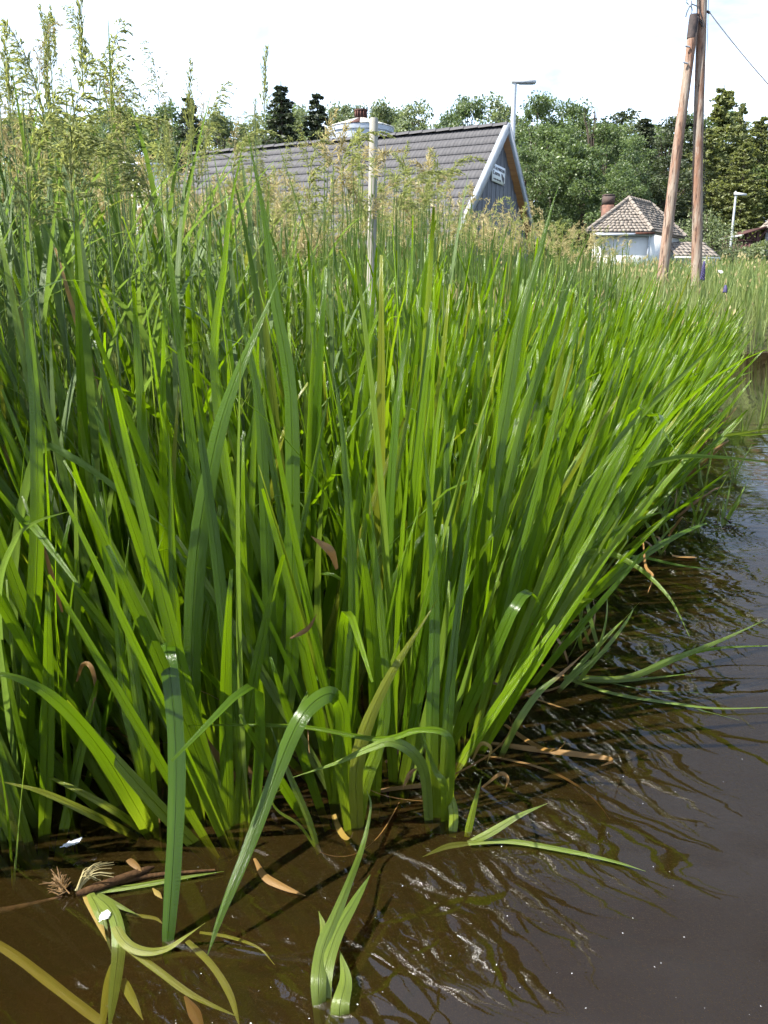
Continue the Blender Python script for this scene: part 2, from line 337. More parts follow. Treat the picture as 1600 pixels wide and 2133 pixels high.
for r, c in order:
    pos = roofp(-.10 - (c + 1) * TW, .04 + r * TL, -1, -.006)
    if cnt < 300: o = ob('roof_tile', tme, roof); o.location = pos; o.rotation_euler = (U(-.004, .004), U(-.004, .004), 0); cnt += 1
    else: rest.add(V + pos, F)
tag(ob('roof_tiles', rest.mesh('roof_tiles', M_TILE, False), roof), kind='stuff')
V2, F2 = tile_mesh(1); rest = MB()
for r in range(NR):
    for c in range(ncol): rest.add(V2 + roofp(-.10 - (c + 1) * TW, .04 + r * TL, 1, -.006), F2)
tag(ob('roof_tiles', rest.mesh('roof_tiles', M_TILE, False), roof), kind='stuff')
rme = MB(); a = np.linspace(0, math.pi, 7); prof = np.stack([.15 * np.cos(a), .10 * np.sin(a) - .045], -1)
V = np.array([(x, y * (1 + .1 * j), z + .018 * j) for j, x in ((0, 0), (1, .46)) for y, z in prof]); rme.add(V, [(i, i + 1, i + 8, i + 7) for i in range(6)]).add(V[7:] * 1.0, [(0, 1, 5, 6), (1, 2, 4, 5), (2, 3, 4, 4)][:2])
rmesh = rme.mesh('ridge_cap', M_TILE, False)
for i in range(int(RL / .42) + 1): o = ob('ridge_cap', rmesh, roof); o.location = (-.50 - i * .42, 0, RH + .022)
for side in (-1, 1):                              # barge boards along the two rakes, and a thin metal edge above
    q = MB(); q.hexa([roofp(-.09, -.0, side, -.14), roofp(.0, .0, side, -.14), roofp(.0, SLOPE, side, -.14), roofp(-.09, SLOPE, side, -.14), roofp(-.09, -.0, side, .065), roofp(.0, .0, side, .065), roofp(.0, SLOPE, side, .065), roofp(-.09, SLOPE, side, .065)])
    ob('barge_board', q.mesh('barge_board', M_FASCIA, False), barn)
    q = MB(); q.hexa([roofp(-.12, .0, side, .068), roofp(.012, .0, side, .068), roofp(.012, SLOPE, side, .068), roofp(-.12, SLOPE, side, .068), roofp(-.12, .0, side, .085), roofp(.012, .0, side, .085), roofp(.012, SLOPE, side, .085), roofp(-.12, SLOPE, side, .085)])
    ob('edge_flashing', q.mesh('edge_flashing', M_FASCIA if side < 0 else M_GALV, False), barn)
OV = .24                                          # gable wall set back under the overhang
wy = HW - .55; BWd = .19; nb_ = int(2 * wy / BWd)
for i in range(nb_):
    y0 = -wy + i * BWd; y1 = y0 + BWd - .012; off = .012 * (i % 2)
    t0, t1 = [RH - .19 / cp - abs(y) * math.tan(PIT) for y in (y0, y1)]
    q = MB(); q.hexa([(-OV - .03, y0, 0), (-OV + off, y0, 0), (-OV + off, y1, 0), (-OV - .03, y1, 0), (-OV - .03, y0, t0), (-OV + off, y0, t0), (-OV + off, y1, t1), (-OV - .03, y1, t1)])
    ob('gable_board', q.mesh('gable_board', M_BOARD, False), barn)
q = MB(); wh = RH - .2 / cp - wy * math.tan(PIT)
q.box((-(RL + OV) / 2 - .1, -wy + .1, wh / 2 - .3), (RL - OV - .3, .2, wh + .6)); q.box((-(RL + OV) / 2 - .1, wy - .1, wh / 2 - .3), (RL - OV - .3, .2, wh + .6)); q.box((-RL + .2, 0, wh / 2 - .3), (.2, 2 * wy - .42, wh + .6))
ob('wall', q.mesh('barn_wall', M_BOARD, False), barn)
# sign on the gable
xh = np.array([math.cos(RZ), math.sin(RZ), 0]); gh = np.array([-math.sin(RZ), math.cos(RZ), 0]); pl0 = np.array([A[0], A[1], 0]) + xh * (-OV + .045)
def ongable(px, py): d = ray(px, py); t = ((pl0 - C0) @ xh) / (d @ xh); return C0 + d * t
s00, s10, s11, s01 = ongable(1025, 379), ongable(1051, 386), ongable(1051, 348), ongable(1026, 341.5)
sc = (s00 + s10 + s11 + s01) / 4; sw = abs((s10 - s00) @ gh); shh = abs(s01[2] - s00[2])
sign = thing('sign', sc, 'white carp farm sign with dark lettering on the barn gable', 'sign', rz=RZ + R(90))
q = MB(); q.box((0, 0, 0), (sw, .03, shh)); ob('panel', q.mesh('sign_panel', M_SIGN, False), sign)
def text_mesh(body, size, sx):
    cu = bpy.data.curves.new('lettering', 'FONT'); cu.body = body; cu.size = size; cu.extrude = .003; cu.offset = size * .022; cu.resolution_u = 2
    o = bpy.data.objects.new('lettering', cu); COL.objects.link(o); bpy.context.view_layer.update()
    me = bpy.data.meshes.new_from_object(o.evaluated_get(bpy.context.evaluated_depsgraph_get())); bpy.data.objects.remove(o)
    me.materials.clear(); me.materials.append(M_INK)
    co = np.zeros(len(me.vertices) * 3, np.float32); me.vertices.foreach_get('co', co); co = co.reshape(-1, 3); co[:, 0] -= co[:, 0].min(); co[:, 0] *= sx / co[:, 0].max(); me.vertices.foreach_set('co', co.ravel()); return me
def put_text(body, size, width, x, z):
    o = ob('lettering', text_mesh(body, size, width), sign); o.location = (x, -.0195, z); o.rotation_euler = (R(90), 0, 0)
hs = shh
put_text('W', .30 * hs, .13 * sw, -.46 * sw, .20 * hs); put_text('ALDVIERTLER', .235 * hs, .76 * sw, -.315 * sw, .20 * hs)
put_text('K', .30 * hs, .09 * sw, -.46 * sw, -.10 * hs); put_text('ARPFEN', .235 * hs, .42 * sw, -.355 * sw, -.10 * hs)
q = MB()                                          # blurred small print: a row of thin strokes
for i in range(9): q.box((-.42 * sw + i * .068 * sw, -.0175, -.335 * hs), (.045 * sw, .005, (.05 + .03 * (i % 3)) * hs))
ob('small_print', q.mesh('small_print', M_INK, False), sign)
fa = np.linspace(0, 2 * math.pi, 25)[:-1]; fish = [(.115 * math.cos(t) * (1 + .1 * math.cos(t)), .15 * math.sin(t)) for t in fa]
ca, sa = math.cos(R(-62)), math.sin(R(-62))
def fpt(u, v): u, v = u * 1.25, v * .62; return ((.30 + (u * ca - v * sa)) * sw, (-.13 + (u * sa + v * ca) * 1.25) * hs)
q = MB(); ring = [fpt(math.cos(t) * .17, math.sin(t) * .13) for t in fa]; cx_, cz_ = fpt(0, 0)
V = [(x, -.0185, z) for x, z in ring] + [(cx_, -.0185, cz_)]; q.add(V, [(24, i, i + 1, (i + 2) % 24) for i in range(0, 24, 2)])
for tr_ in (((.14, 0), (.30, .13), (.26, .0), (.25, .0)), ((.14, 0), (.25, .0), (.26, -.0), (.31, -.15)), ((-.06, .1), (.02, .22), (.10, .15), (.08, .09))):
    q.add([(fpt(*t)[0], -.0185, fpt(*t)[1]) for t in tr_], [(0, 1, 2, 3)])
ob('carp_emblem', q.mesh('carp_emblem', M_INK, False), sign)

# ------------------------------------------------------------------ silo
sp_ = at(752, 275, 44.0); RR = 1.62; zt = at(752, 228, 44.0)[2]; ze = at(752, 270, 44.0)[2]; gs = float(gz(sp_[0], sp_[1]))
silo = thing('silo', (sp_[0], sp_[1], gs), 'grey metal silo with white cone roof streaked with rust behind barn', 'silo')
a = np.linspace(0, 2 * math.pi, 25)[:-1]
for i in range(24):
    a0, a1 = a[i], a[i] + 2 * math.pi / 24 - .012
    def cp3(rr, z, t): return (rr * math.cos(t), rr * math.sin(t), z)
    q = MB(); zr, z1 = ze - gs, zt - gs - .44; r0, r1 = RR * 1.05, .22
    q.hexa([cp3(r0, zr, a0), cp3(r0, zr, a1), cp3(r1, z1, a1), cp3(r1, z1, a0), cp3(r0, zr + .05, a0), cp3(r0, zr + .05, a1), cp3(r1, z1 + .05, a1), cp3(r1, z1 + .05, a0)])
    ob('roof_panel', q.mesh('roof_panel', M_RUST if i in (2, 9, 17) else M_SILO, False), silo)
q = MB(); q.tube([(0, 0, -.3), (0, 0, zr - .12)], RR, 32); ob('wall', q.mesh('silo_wall', M_GALV, True), silo)
q = MB(); q.tube([(0, 0, zr - .22), (0, 0, zr + .01)], RR * 1.035, 32); ob('eave_ring', q.mesh('eave_ring', M_GALV), silo)
q = MB(); q.tube([(0, 0, z1 - .1), (0, 0, z1 + .36)], .24, 16); ob('vent_collar', q.mesh('vent_collar', M_TAR), silo)
for i in range(12):
    t = i * math.pi / 6; q = MB(); q.box((.29 * math.cos(t), .29 * math.sin(t), z1 + .20), (.05, .08, .32), [[math.cos(t), -math.sin(t), 0], [math.sin(t), math.cos(t), 0], [0, 0, 1]]); ob('vent_fin', q.mesh('vent_fin', M_RUST, False), silo)
q = MB(); q.tube([(0, 0, z1 + .36), (0, 0, z1 + .42)], .34, 16); ob('vent_cap', q.mesh('vent_cap', M_RUST), silo)

# ------------------------------------------------------------------ stake, lamps, utility pole, cable
p0 = at(779, 246, 5.2); q = MB(); g0 = float(gz(p0[0], p0[1])); hgt = p0[2] - g0
st = thing('wooden_stake', (p0[0] - .03, p0[1], g0), 'bare weathered wooden stake standing in the grass before the barn', 'stake')
q.tube([(0, 0, -.3), (.01, 0, hgt * .5), (.03, 0, hgt - .02), (.03, 0, hgt)], [.027, .027, .026, .023], 12); ob('post', q.mesh('stake_post', M_STAKE), st)
def lamp(px, py, Y, label, arm=.95, k=1.0):
    p = at(px, py, Y); g = float(gz(p[0], p[1])); h = p[2] - g
    o = thing('street_lamp', (p[0], p[1], g), label, 'street lamp', 'street lamps')
    q = MB(); q.tube([(0, 0, -.2), (0, 0, h * .5), (0, 0, h)], [.095 * k, .09 * k, .08 * k], 12); ob('pole', q.mesh('lamp_pole', M_LAMP), o)
    q = MB(); hd = .1
    q.hexa([(-.09, -.09, h - .02), (arm * .75, -.13, h - .03), (arm * .75, .13, h - .03), (-.09, .09, h - .02), (-.09, -.08, h + .14), (arm * .75, -.11, h + .05), (arm * .75, .11, h + .05), (-.09, .08, h + .14)])
    ob('lamp_head', q.mesh('lamp_head', M_LAMP, False), o)
    q = MB(); q.box((arm * .42, 0, h - .038), (arm * .5, .18, .02)); ob('lens', q.mesh('lamp_lens', M_GALV, False), o)
    q = MB(); q.box((-.03, 0, h + .16), (.07, .07, .06)); ob('sensor_cap', q.mesh('sensor_cap', M_LAMP, False), o)
    return o
lamp(1072, 172, 30.0, 'tall grey street lamp rising behind the barn gable')
lamp(1533, 406, 47.0, 'slim white street lamp standing in the meadow before the larches', .75, .72)

PT, PBm = at(1464, -120, 20.0), at(1450, 548, 20.0); gp = float(gz(PBm[0], PBm[1]))
pole = thing('utility_pole', (PBm[0], PBm[1], gp), 'A-frame wooden utility pole of two reddish weathered logs', 'utility pole')
o0 = np.array([PBm[0], PBm[1], gp])
top = PT - o0; bot = np.array([(PBm - PT)[0] / (PBm - PT)[2] * (-.4 - top[2]) + top[0], 0, -.4]); ts = np.linspace(0, 1, 14)
P = bot + (top - bot) * ts[:, None]; P[:, 0] += .012 * np.sin(ts * 9)
q = MB(); q.tube(P, np.linspace(.130, .100, 14), 16); ob('main_log', q.mesh('main_log', M_POLE), pole)
b1 = at(1386, 520, 19.9) - o0; t1 = at(1446, 36, 19.9) - o0; dirb = (b1 - t1) / (b1 - t1)[2]; b1 = t1 + dirb * (-.4 - t1[2]); P = b1 + (t1 - b1) * ts[:, None]; P[:, 0] += .010 * np.sin(ts * 7 + 1)
q = MB(); q.tube(P, np.linspace(.130, .098, 14), 16); ob('brace_log', q.mesh('brace_log', M_POLE), pole)
du = unit(t1 - b1); q = MB(); q.tube([t1 - du * .42, t1 - du * .1, t1 + du * .05], [.104, .107, .100], 16); ob('tar_cap', q.mesh('tar_cap', M_TAR), pole)
for f in (.62, .95): 
    q = MB(); c_ = t1 - du * f; q.tube([c_ + np.array([-.05, -.11, 0]), c_ + np.array([-.16, -.12, .02])], .018, 6); ob('bolt', q.mesh('bolt', M_GALV), pole)
def on_main(py): s_ = (at(1460, py, 20.0) - o0)[2]; f = (s_ - bot[2]) / (top[2] - bot[2]); return bot + (top - bot) * f
q = MB(); q.tube([on_main(60) + np.array([-.02, -.13, 0]), on_main(30) + np.array([-.13, -.10, 0]), on_main(-30) + np.array([-.13, -.08, 0])], .012, 6); q.tube([on_main(60) + np.array([.02, -.135, 0]), on_main(20) + np.array([-.10, -.11, 0]), on_main(-30) + np.array([-.10, -.1, 0])], .012, 6); ob('service_cable', q.mesh('service_cable', M_WIRE), pole)
c_ = on_main(14); q = MB(); q.tube([c_ + np.array([-.10, -.03, 0]), c_ + np.array([-.26, -.06, .04]), c_ + np.array([-.33, -.06, -.12]), c_ + np.array([-.35, -.06, -.22])], .012, 6); q.tube(spline([c_ + np.array([-.1, -.05, .3]), c_ + np.array([-.36, -.05, .1]), c_ + np.array([-.22, -.05, -.05]), c_ + np.array([-.25, -.06, -.28]), t1 + np.array([0, -.06, .03])], 14), .011, 6); ob('loose_wire', q.mesh('loose_wire', M_WIRE), pole)
q = MB(); q.tube([c_ + np.array([-.27, -.06, -.02]), c_ + np.array([-.27, -.06, .02]), c_ + np.array([-.27, -.06, .10])], [.03, .042, .025], 8); ob('insulator', q.mesh('insulator', M_GALV), pole)
q = MB(); c2 = on_main(24); q.tube([c2 + np.array([.115, -.02, 0]), c2 + np.array([.18, -.04, -.04])], .028, 8); ob('cable_clamp', q.mesh('cable_clamp', M_TAR), pole)
q = MB(); q.tube([on_main(y) + np.array([.128, -.06, 0]) for y in (-60, 60, 160, 300, 500)], .006, 5); ob('earth_wire', q.mesh('earth_wire', M_WIRE), pole)
c3 = o0 + c2 + np.array([.18, -.04, -.04]); e3 = at(1720, 300, 16.0); q = MB(); tt = np.linspace(0, 1, 14)[:, None]; q.tube(c3 + (e3 - c3) * tt + np.array([0, 0, -.35]) * (4 * tt * (1 - tt)) * .25, .0115, 6)
tag(ob('overhead_cable', q.mesh('overhead_cable', M_WIRE)), 'thin dark overhead cable sloping down from the utility pole', 'cable')

# ------------------------------------------------------------------ cottage
apex = at(1310, 415, 38.0); e0 = at(1222, 484, 36.2); e1 = at(1360, 482, 36.2); ez = (e0[2] + e1[2]) / 2
wid = e1[0] - e0[0]; rdir = unit(np.array([.36, .93, 0])); ang = math.atan2(rdir[1], rdir[0]) - R(90)
cg = float(gz(apex[0], apex[1])); cot = thing('cottage', ((e0[0] + e1[0]) / 2, 36.2, cg), 'small white plastered cottage with old brown hipped tile roof', 'cottage', rz=0)
def loc(p): return np.array([p[0] - (e0[0] + e1[0]) / 2, p[1] - 36.2, p[2] - cg])
rv = np.array([2.25, 2.8, 0]) * 1.15; a0, a1 = loc(apex), loc(apex) + np.array([1.7, 2.2, 0])
E = [loc(e0), loc(e1), loc(e1) + rv, loc(e0) + rv]
for v in E: v[2] = ez - cg
tiles = MB(); crown_ = MB()
def face_tiles(bl, br, tl, tr, rows, cols, mb):
    nrm = unit(np.cross(br - bl, tl - bl)); nrm = nrm if nrm[2] > 0 else -nrm
    for r in range(rows):
        f0, f1 = r / rows, (r + 1.18) / rows
        L0, R0, L1, R1 = bl + (tl - bl) * f0, br + (tr - br) * f0, bl + (tl - bl) * min(f1, 1), br + (tr - br) * min(f1, 1)
        wl = np.linalg.norm(R0 - L0); nc = max(1, int(round(cols * wl / np.linalg.norm(br - bl))))
        for c in range(nc):
            u0, u1 = c / nc, (c + .94) / nc; j = U(-.012, .02)
            q4 = [L0 + (R0 - L0) * u0, L0 + (R0 - L0) * u1, L1 + (R1 - L1) * u1, L1 + (R1 - L1) * u0]
            up0 = nrm * (.055 + j); up1 = nrm * (.012 + j)
            mb.hexa([q4[0] + nrm * 0.0, q4[1], q4[2], q4[3], q4[0] + up0, q4[1] + up0, q4[2] + up1, q4[3] + up1], t=U(0, 1))
rf = MB(); rf.hexa([E[0] - (0, 0, .06), E[1] - (0, 0, .06), E[2] - (0, 0, .06), E[3] - (0, 0, .06), a0 - (.01, 0, .03), a0 + (.01, 0, -.03), a1 + (.01, 0, -.03), a1 - (.01, 0, .03)])
croof = ob('roof', rf.mesh('cottage_roof', M_OLDTILE, False), cot)
face_tiles(E[0], E[1], a0, a0, 12, 15, tiles); face_tiles(E[1], E[2], a0, a1, 12, 26, tiles); face_tiles(E[3], E[0], a1, a0, 12, 26, tiles); face_tiles(E[2], E[3], a1, a1, 12, 15, tiles)
tag(ob('roof_tiles', tiles.mesh('roof_tiles', M_OLDTILE, False), croof), kind='stuff')
for s_, e_ in ((E[0], a0), (E[1], a0), (a0, a1), (E[2], a1), (E[3], a1)):
    for i in range(9):
        q0 = s_ + (e_ - s_) * (i / 9); q1 = s_ + (e_ - s_) * ((i + 1.1) / 9); q = MB(); q.tube([q0 + (0, 0, .07), q1 + (0, 0, .05)], [.095, .075], 8, t=U(0, 1)); ob('hip_tile', q.mesh('hip_tile', M_OLDTILE), croof)
I = [v * 1.0 for v in E]; cen = sum(E) / 4; I = [cen + (v - cen) * np.array([.88, .93, 1]) for v in I]
q = MB(); q.hexa([np.array([v[0], v[1], -.4]) for v in I] + [np.array([v[0], v[1], v[2] - .08]) for v in I]); ob('wall', q.mesh('cottage_wall', M_PLASTER, False), cot)
def wallpiece(f0, f1, z0, z1, a_, b_, name, mt, parent=cot, th=.05):
    n_ = unit(np.array([(b_ - a_)[1], -(b_ - a_)[0], 0])); u = b_ - a_
    q = MB(); L_, R_ = a_ + u * f0, a_ + u * f1
    q.hexa([np.array([*(L_ + n_ * th)[:2], z0]), np.array([*(R_ + n_ * th)[:2], z0]), np.array([*(R_ - n_ * .02)[:2], z0]), np.array([*(L_ - n_ * .02)[:2], z0]), np.array([*(L_ + n_ * th)[:2], z1]), np.array([*(R_ + n_ * th)[:2], z1]), np.array([*(R_ - n_ * .02)[:2], z1]), np.array([*(L_ - n_ * .02)[:2], z1])])
    return ob(name, q.mesh(name, mt, False), parent)
wallpiece(.42, .55, .2, 1.1, I[1], I[2], 'door', M_GALV)
wallpiece(-.02, 1.03, E[0][2] - .17, E[0][2] - .05, I[0], I[1], 'gutter', M_GALV, th=.22)
wallpiece(.70, 1.02, E[0][2] - .11, E[0][2] - .03, I[0], I[1], 'gutter', M_RUST, th=.30)
q = MB(); dp = I[1] + np.array([-.12, -.06, 0]); q.tube([(dp[0], dp[1] - .05, 0), (dp[0], dp[1] - .05, E[0][2] - .1)], .045, 8); ob('downpipe', q.mesh('downpipe', M_GALV), cot)
ch = loc(at(1268, 405, 39.0)); cz0 = loc(at(1268, 462, 39.0))[2]
q = MB(); q.box((ch[0], ch[1], (cz0 - 1.2 + ch[2] - .45) / 2), (.46, .46, ch[2] - .45 - cz0 + 1.2)); ob('chimney', q.mesh('chimney', M_BRICK, False), cot)
q = MB(); q.box((ch[0], ch[1], ch[2] - .26), (.47, .47, .38)); q.box((ch[0], ch[1], ch[2] - .04), (.485, .485, .06)); ob('chimney_top', q.mesh('chimney_top', M_SOOT, False), cot)
ln0 = E[2] + np.array([-.9, -1.6, -.5]); q = MB()
face_tiles(ln0 + np.array([-.4, -1.0, -.45]), ln0 + np.array([1.9, -.1, -.45]), ln0 + np.array([-.4, .8, .25]), ln0 + np.array([1.6, 1.2, .25]), 5, 10, q); tag(ob('lean_to_tiles', q.mesh('lean_to_tiles', M_OLDTILE, False), croof), kind='stuff')
q = MB(); q.box(ln0 + np.array([.72, -.62, -.52]), (2.5, .09, .10), [[.93, -.36, 0], [.36, .93, 0], [0, 0, 1]]); ob('lean_to_fascia', q.mesh('lean_to_fascia', M_PLASTER, False), cot)
q = MB(); q.box(ln0 + np.array([.8, .2, -1.5]), (1.9, 1.2, 1.9), [[.93, -.36, 0], [.36, .93, 0], [0, 0, 1]]); ob('lean_to_wall', q.mesh('lean_to_wall', M_PLASTER, False), cot)

# ------------------------------------------------------------------ house, open shed, plank fence, hedge, far right
hp = at(1592, 510, 52.0); hg = float(gz(hp[0], hp[1])); hs_ = thing('house', (hp[0], hp[1], hg), 'white rendered house with grey tiled roof at the meadow edge', 'house', rz=-R(27))
ez_ = at(1590, 477, 52.0)[2] - hg
q = MB(); q.box((3.0, 2.5, ez_ / 2 - .3), (6.0, 5.0, ez_ + .6)); ob('wall', q.mesh('house_wall', M_PLASTER, False), hs_)
q = MB(); face_tiles(np.array([-.35, -.35, ez_]), np.array([6.4, -.35, ez_]), np.array([2.2, 2.5, ez_ + 3.2]), np.array([4.0, 2.5, ez_ + 3.2]), 14, 30, q); face_tiles(np.array([-.35, 5.3, ez_]), np.array([-.35, -.35, ez_]), np.array([2.2, 2.5, ez_ + 3.2]), np.array([2.2, 2.48, ez_ + 3.2]), 14, 24, q)
q.hexa([(-.33, -.33, ez_ - .06), (6.38, -.33, ez_ - .06), (6.38, 5.3, ez_ - .06), (-.33, 5.3, ez_ - .06), (2.2, 2.45, ez_ + 3.15), (4, 2.45, ez_ + 3.15), (4, 2.55, ez_ + 3.15), (2.2, 2.55, ez_ + 3.15)]); tag(ob('roof', q.mesh('house_roof', M_OLDTILE, False), hs_), kind=None)
wx = MB(); wx.box((1.9, -.02, ez_ * .55), (.9, .06, 1.1)); ob('window', wx.mesh('house_window', M_GALV, False), hs_)
sh_ = thing('open_shed', (hp[0], hp[1], hg), 'dark red open timber shed roof against the white house', 'shed')
l0 = at(1537, 489, 52.0) - np.array([hp[0], hp[1], hg]); r0_ = at(1592, 474, 52.0) - np.array([hp[0], hp[1], hg])
q = MB(); q.hexa([l0 + (0, -.6, -.08), r0_ + (-.1, -.6, -.08), r0_ + (-.1, 3, -.08), l0 + (0, 3, -.08), l0 + (0, -.6, .04), r0_ + (-.1, -.6, .04), r0_ + (-.1, 3, .04), l0 + (0, 3, .04)]); ob('roof', q.mesh('shed_roof', M_REDWOOD, False), sh_)
for i, f in enumerate((.26, .68)):
    pz = l0 + (r0_ - l0) * f; 
    for yy in (-.35, 2.6):
        q = MB(); q.box((pz[0], yy, (pz[2] - .1) / 2 - .1), (.16, .16, pz[2] + .1)); ob('post', q.mesh('shed_post', M_REDWOOD, False), sh_)
    for s_ in (-1, 1):
        q = MB(); q.tube([(pz[0], -.35, pz[2] - .75), (pz[0] + s_ * .5, -.35, pz[2] - .12 + s_ * .08)], .06, 6); ob('brace', q.mesh('shed_brace', M_REDWOOD), sh_)
q = MB(); q.box(l0 + np.array([-.06, 1, -.1]), (.08, 3.4, .12)); ob('gutter', q.mesh('shed_gutter', M_LAMP, False), sh_)
f0 = at(1503, 524, 50.0); f1 = at(1566, 524, 50.0); fzt = at(1530, 502, 50.0)[2]; fg = float(gz(f0[0], 50.0))
fen = thing('plank_fence', (f0[0], f0[1], fg), 'low dark red plank fence beside the open shed', 'fence')
npl = 16
for i in range(npl):
    q = MB(); w_ = (f1[0] - f0[0]) / npl; q.box((w_ * (i + .5), .02 * (i % 2), (fzt - fg) / 2), (w_ * .95, .03, fzt - fg)); ob('plank', q.mesh('plank', M_REDWOOD, False), fen)
q = MB(); q.box(((f1[0] - f0[0]) / 2, -.01, fzt - fg + .03), (f1[0] - f0[0] + .1, .1, .05)); ob('top_rail', q.mesh('top_rail', M_REDWOOD, False), fen)
wp = at(302, 345, 16.0); wg = float(gz(wp[0], wp[1])); wsd = thing('white_shed', (wp[0], wp[1], wg), 'small whitewashed shed half hidden behind the tall grass', 'shed')
hz_ = wp[2] - wg; q = MB(); q.box((0, .6, hz_ / 2 - .2), (.62, 1.2, hz_ + .4)); ob('wall', q.mesh('white_shed_wall', M_PLASTER, False), wsd)
q = MB(); q.hexa([(-.38, -.1, hz_), (.38, -.1, hz_ - .02), (.38, 1.3, hz_ - .02), (-.38, 1.3, hz_), (-.38, -.1, hz_ + .05), (.38, -.1, hz_ + .03), (.38, 1.3, hz_ + .03), (-.38, 1.3, hz_ + .05)]); ob('roof', q.mesh('white_shed_roof', M_GALV, False), wsd)

# ------------------------------------------------------------------ trees
def cards(C, size, up=0.0):                      # rhombic leaf faces
    n = len(C); a = unit(rng.normal(size=(n, 3)) + np.array([0, 0, up])); b_ = unit(np.cross(a, rng.normal(size=(n, 3)))); size = np.broadcast_to(size, (n,))[:, None]
    V = np.stack([C - a * size, C + b_ * size * .55, C + a * size, C - b_ * size * .55], 1).reshape(-1, 3)
    return V, np.arange(n * 4).reshape(-1, 4)
def decid(mt, Hh=12.0, wd=3.6, n_lobe=80, per=75, low=.18, ls=.17):
    per = int(per * 1.9); ls *= .68
    th = rng.uniform(0, 2 * math.pi, n_lobe); s = rng.uniform(0, 1, n_lobe) ** .9
    prof = np.clip(1 - np.abs(2 * s - .80) ** 2.6 / 1.35, .12, 1) ** .6
    rr = wd * prof * np.sqrt(rng.uniform(.15, 1, n_lobe)) * rng.uniform(.75, 1.12, n_lobe)
    L = np.stack([rr * np.cos(th), rr * np.sin(th), Hh * (low + (1 - low) * s) - .5], -1)
    lr = rng.uniform(.5, 1.15, n_lobe) * (1 - .25 * s)
    C = (L[:, None] + unit(rng.normal(size=(n_lobe, per, 3))) * (lr[:, None] * rng.uniform(.35, 1.12, (n_lobe, per)) ** .7)[..., None] * np.array([1, 1, .75])).reshape(-1, 3)
    q = MB(); V, F = cards(C, rng.uniform(.6, 1.3, len(C)) * ls); q.add(V, F, t=np.repeat(np.clip(np.repeat(rng.uniform(0, .7, n_lobe), per) + rng.uniform(0, .3, len(C)), 0, .999), 4))
    cm = q.mesh('tree_crown', mt, False)
    t = MB(); z = np.linspace(-.3, Hh * .9, 9); t.tube(np.stack([.12 * np.sin(z * .6), .1 * np.cos(z * .5), z], -1), np.linspace(.20, .03, 9), 8)
    for i in rng.choice(n_lobe, 22, False):
        z0 = max(.8, L[i][2] * .62); t.tube(spline([(0.1 * math.sin(z0 * .6), .1 * math.cos(z0 * .5), z0), L[i] * [.5, .5, 1] + [0, 0, -(L[i][2] - z0) * .4], L[i]], 6), np.linspace(.07, .015, 6), 5)
    return cm, t.mesh('tree_trunk', M_BARK), Hh, wd
def conifer(mt, Hh=14.0, wd=2.6, nw=34, nb=9, droop=.35, per=22, ls=.16, sparse=1.0, gap=.25):
    per = int(per * 1.7); ls *= .72
    q = MB(); Cs = []; t = MB(); t.tube([(0, 0, -.3), (.03, 0, Hh * .5), (0, 0, Hh * .99)], [.20, .12, .015], 8)
    for w in range(nw):
        s = .07 + .92 * w / nw; z0 = Hh * s; ln = wd * (1 - s) ** .8 * U(.8, 1.15) + .12
        for j in range(nb):
            if U(0, 1) > sparse: continue
            a_ = U(0, 6.28); l = ln * U(.5, 1.2); z0 = Hh * s + U(-.4, .4) * (1 - s); f = np.linspace(gap, 1, 5)
            P = np.stack([np.cos(a_) * l * f, np.sin(a_) * l * f, z0 + l * (.10 * f - droop * f ** 1.6)], -1)
            if j % 3 == 0: t.tube(np.vstack([[0, 0, z0], P[[2, 4]]]), [.03, .018, .006], 4, caps=False)
            u = rng.uniform(gap, 1, per); c_ = np.stack([np.cos(a_) * l * u, np.sin(a_) * l * u, z0 + l * (.10 * u - droop * u ** 1.6)], -1)
            sd = np.array([-np.sin(a_), np.cos(a_), 0]); c_ = c_ + sd * (rng.normal(size=(per, 1)) * .16 * l * (1.1 - u[:, None])) + np.array([0, 0, -1]) * rng.uniform(0, .22, (per, 1))
            Cs.append(c_)
    C = np.concatenate(Cs); V, F = cards(C, rng.uniform(.6, 1.3, len(C)) * ls, -.4); q.add(V, F, t=np.repeat(rng.uniform(0, 1, len(C)), 4))
    return q.mesh('conifer_crown', mt, False), t.mesh('conifer_trunk', M_BARK), Hh, wd
DEC = [decid(M_TREE), decid(M_TREE, wd=4.2, n_lobe=95), decid(M_TREE2), decid(M_TREE2, wd=3.2, n_lobe=60, per=60)]
DENSE = [decid(M_TREE, 11, 4.0, 130, 80, .02, .15), decid(M_TREE, 11, 3.8, 130, 80, .02, .14)]
SPR = [conifer(M_SPRUCE), conifer(M_SPRUCE, wd=2.2)]
LAR = [conifer(M_LARCH, 14, 3.2, 46, 8, .02, 26, .15, .8, .12), conifer(M_LARCH, 14, 3.8, 44, 8, -.02, 26, .15, .8, .1)]
PIN = [decid(M_PINE, 13, 2.8, 60, 80, .25, .16), conifer(M_PINE, 13, 3.0, 24, 8, .15, 26, .19, .85, .3)]
SMALL = decid(M_TREE2, 4.0, 1.7, 60, 60, .02, .09)
def tree(proto, px, py, Y, wpx, label, name='leafy_tree', group='trees behind the buildings'):
    p = at(px, py, Y); g = float(gz(p[0], p[1])); h = p[2] - g; cm, tm, Hh, wd = proto
    o = thing(name, (p[0], p[1], g), label, 'tree', group, rz=U(0, 6.28)); sz = h / Hh; sx = (wpx * (1.0 if 'spruce' in name else 1.45) / FPX * Y) / (2 * wd)
    sx = max(.55 * sz, min(sx, 1.7 * sz)); o.scale = (sx, sx, sz)
    ob('crown', cm, o); ob('trunk', tm, o); return o
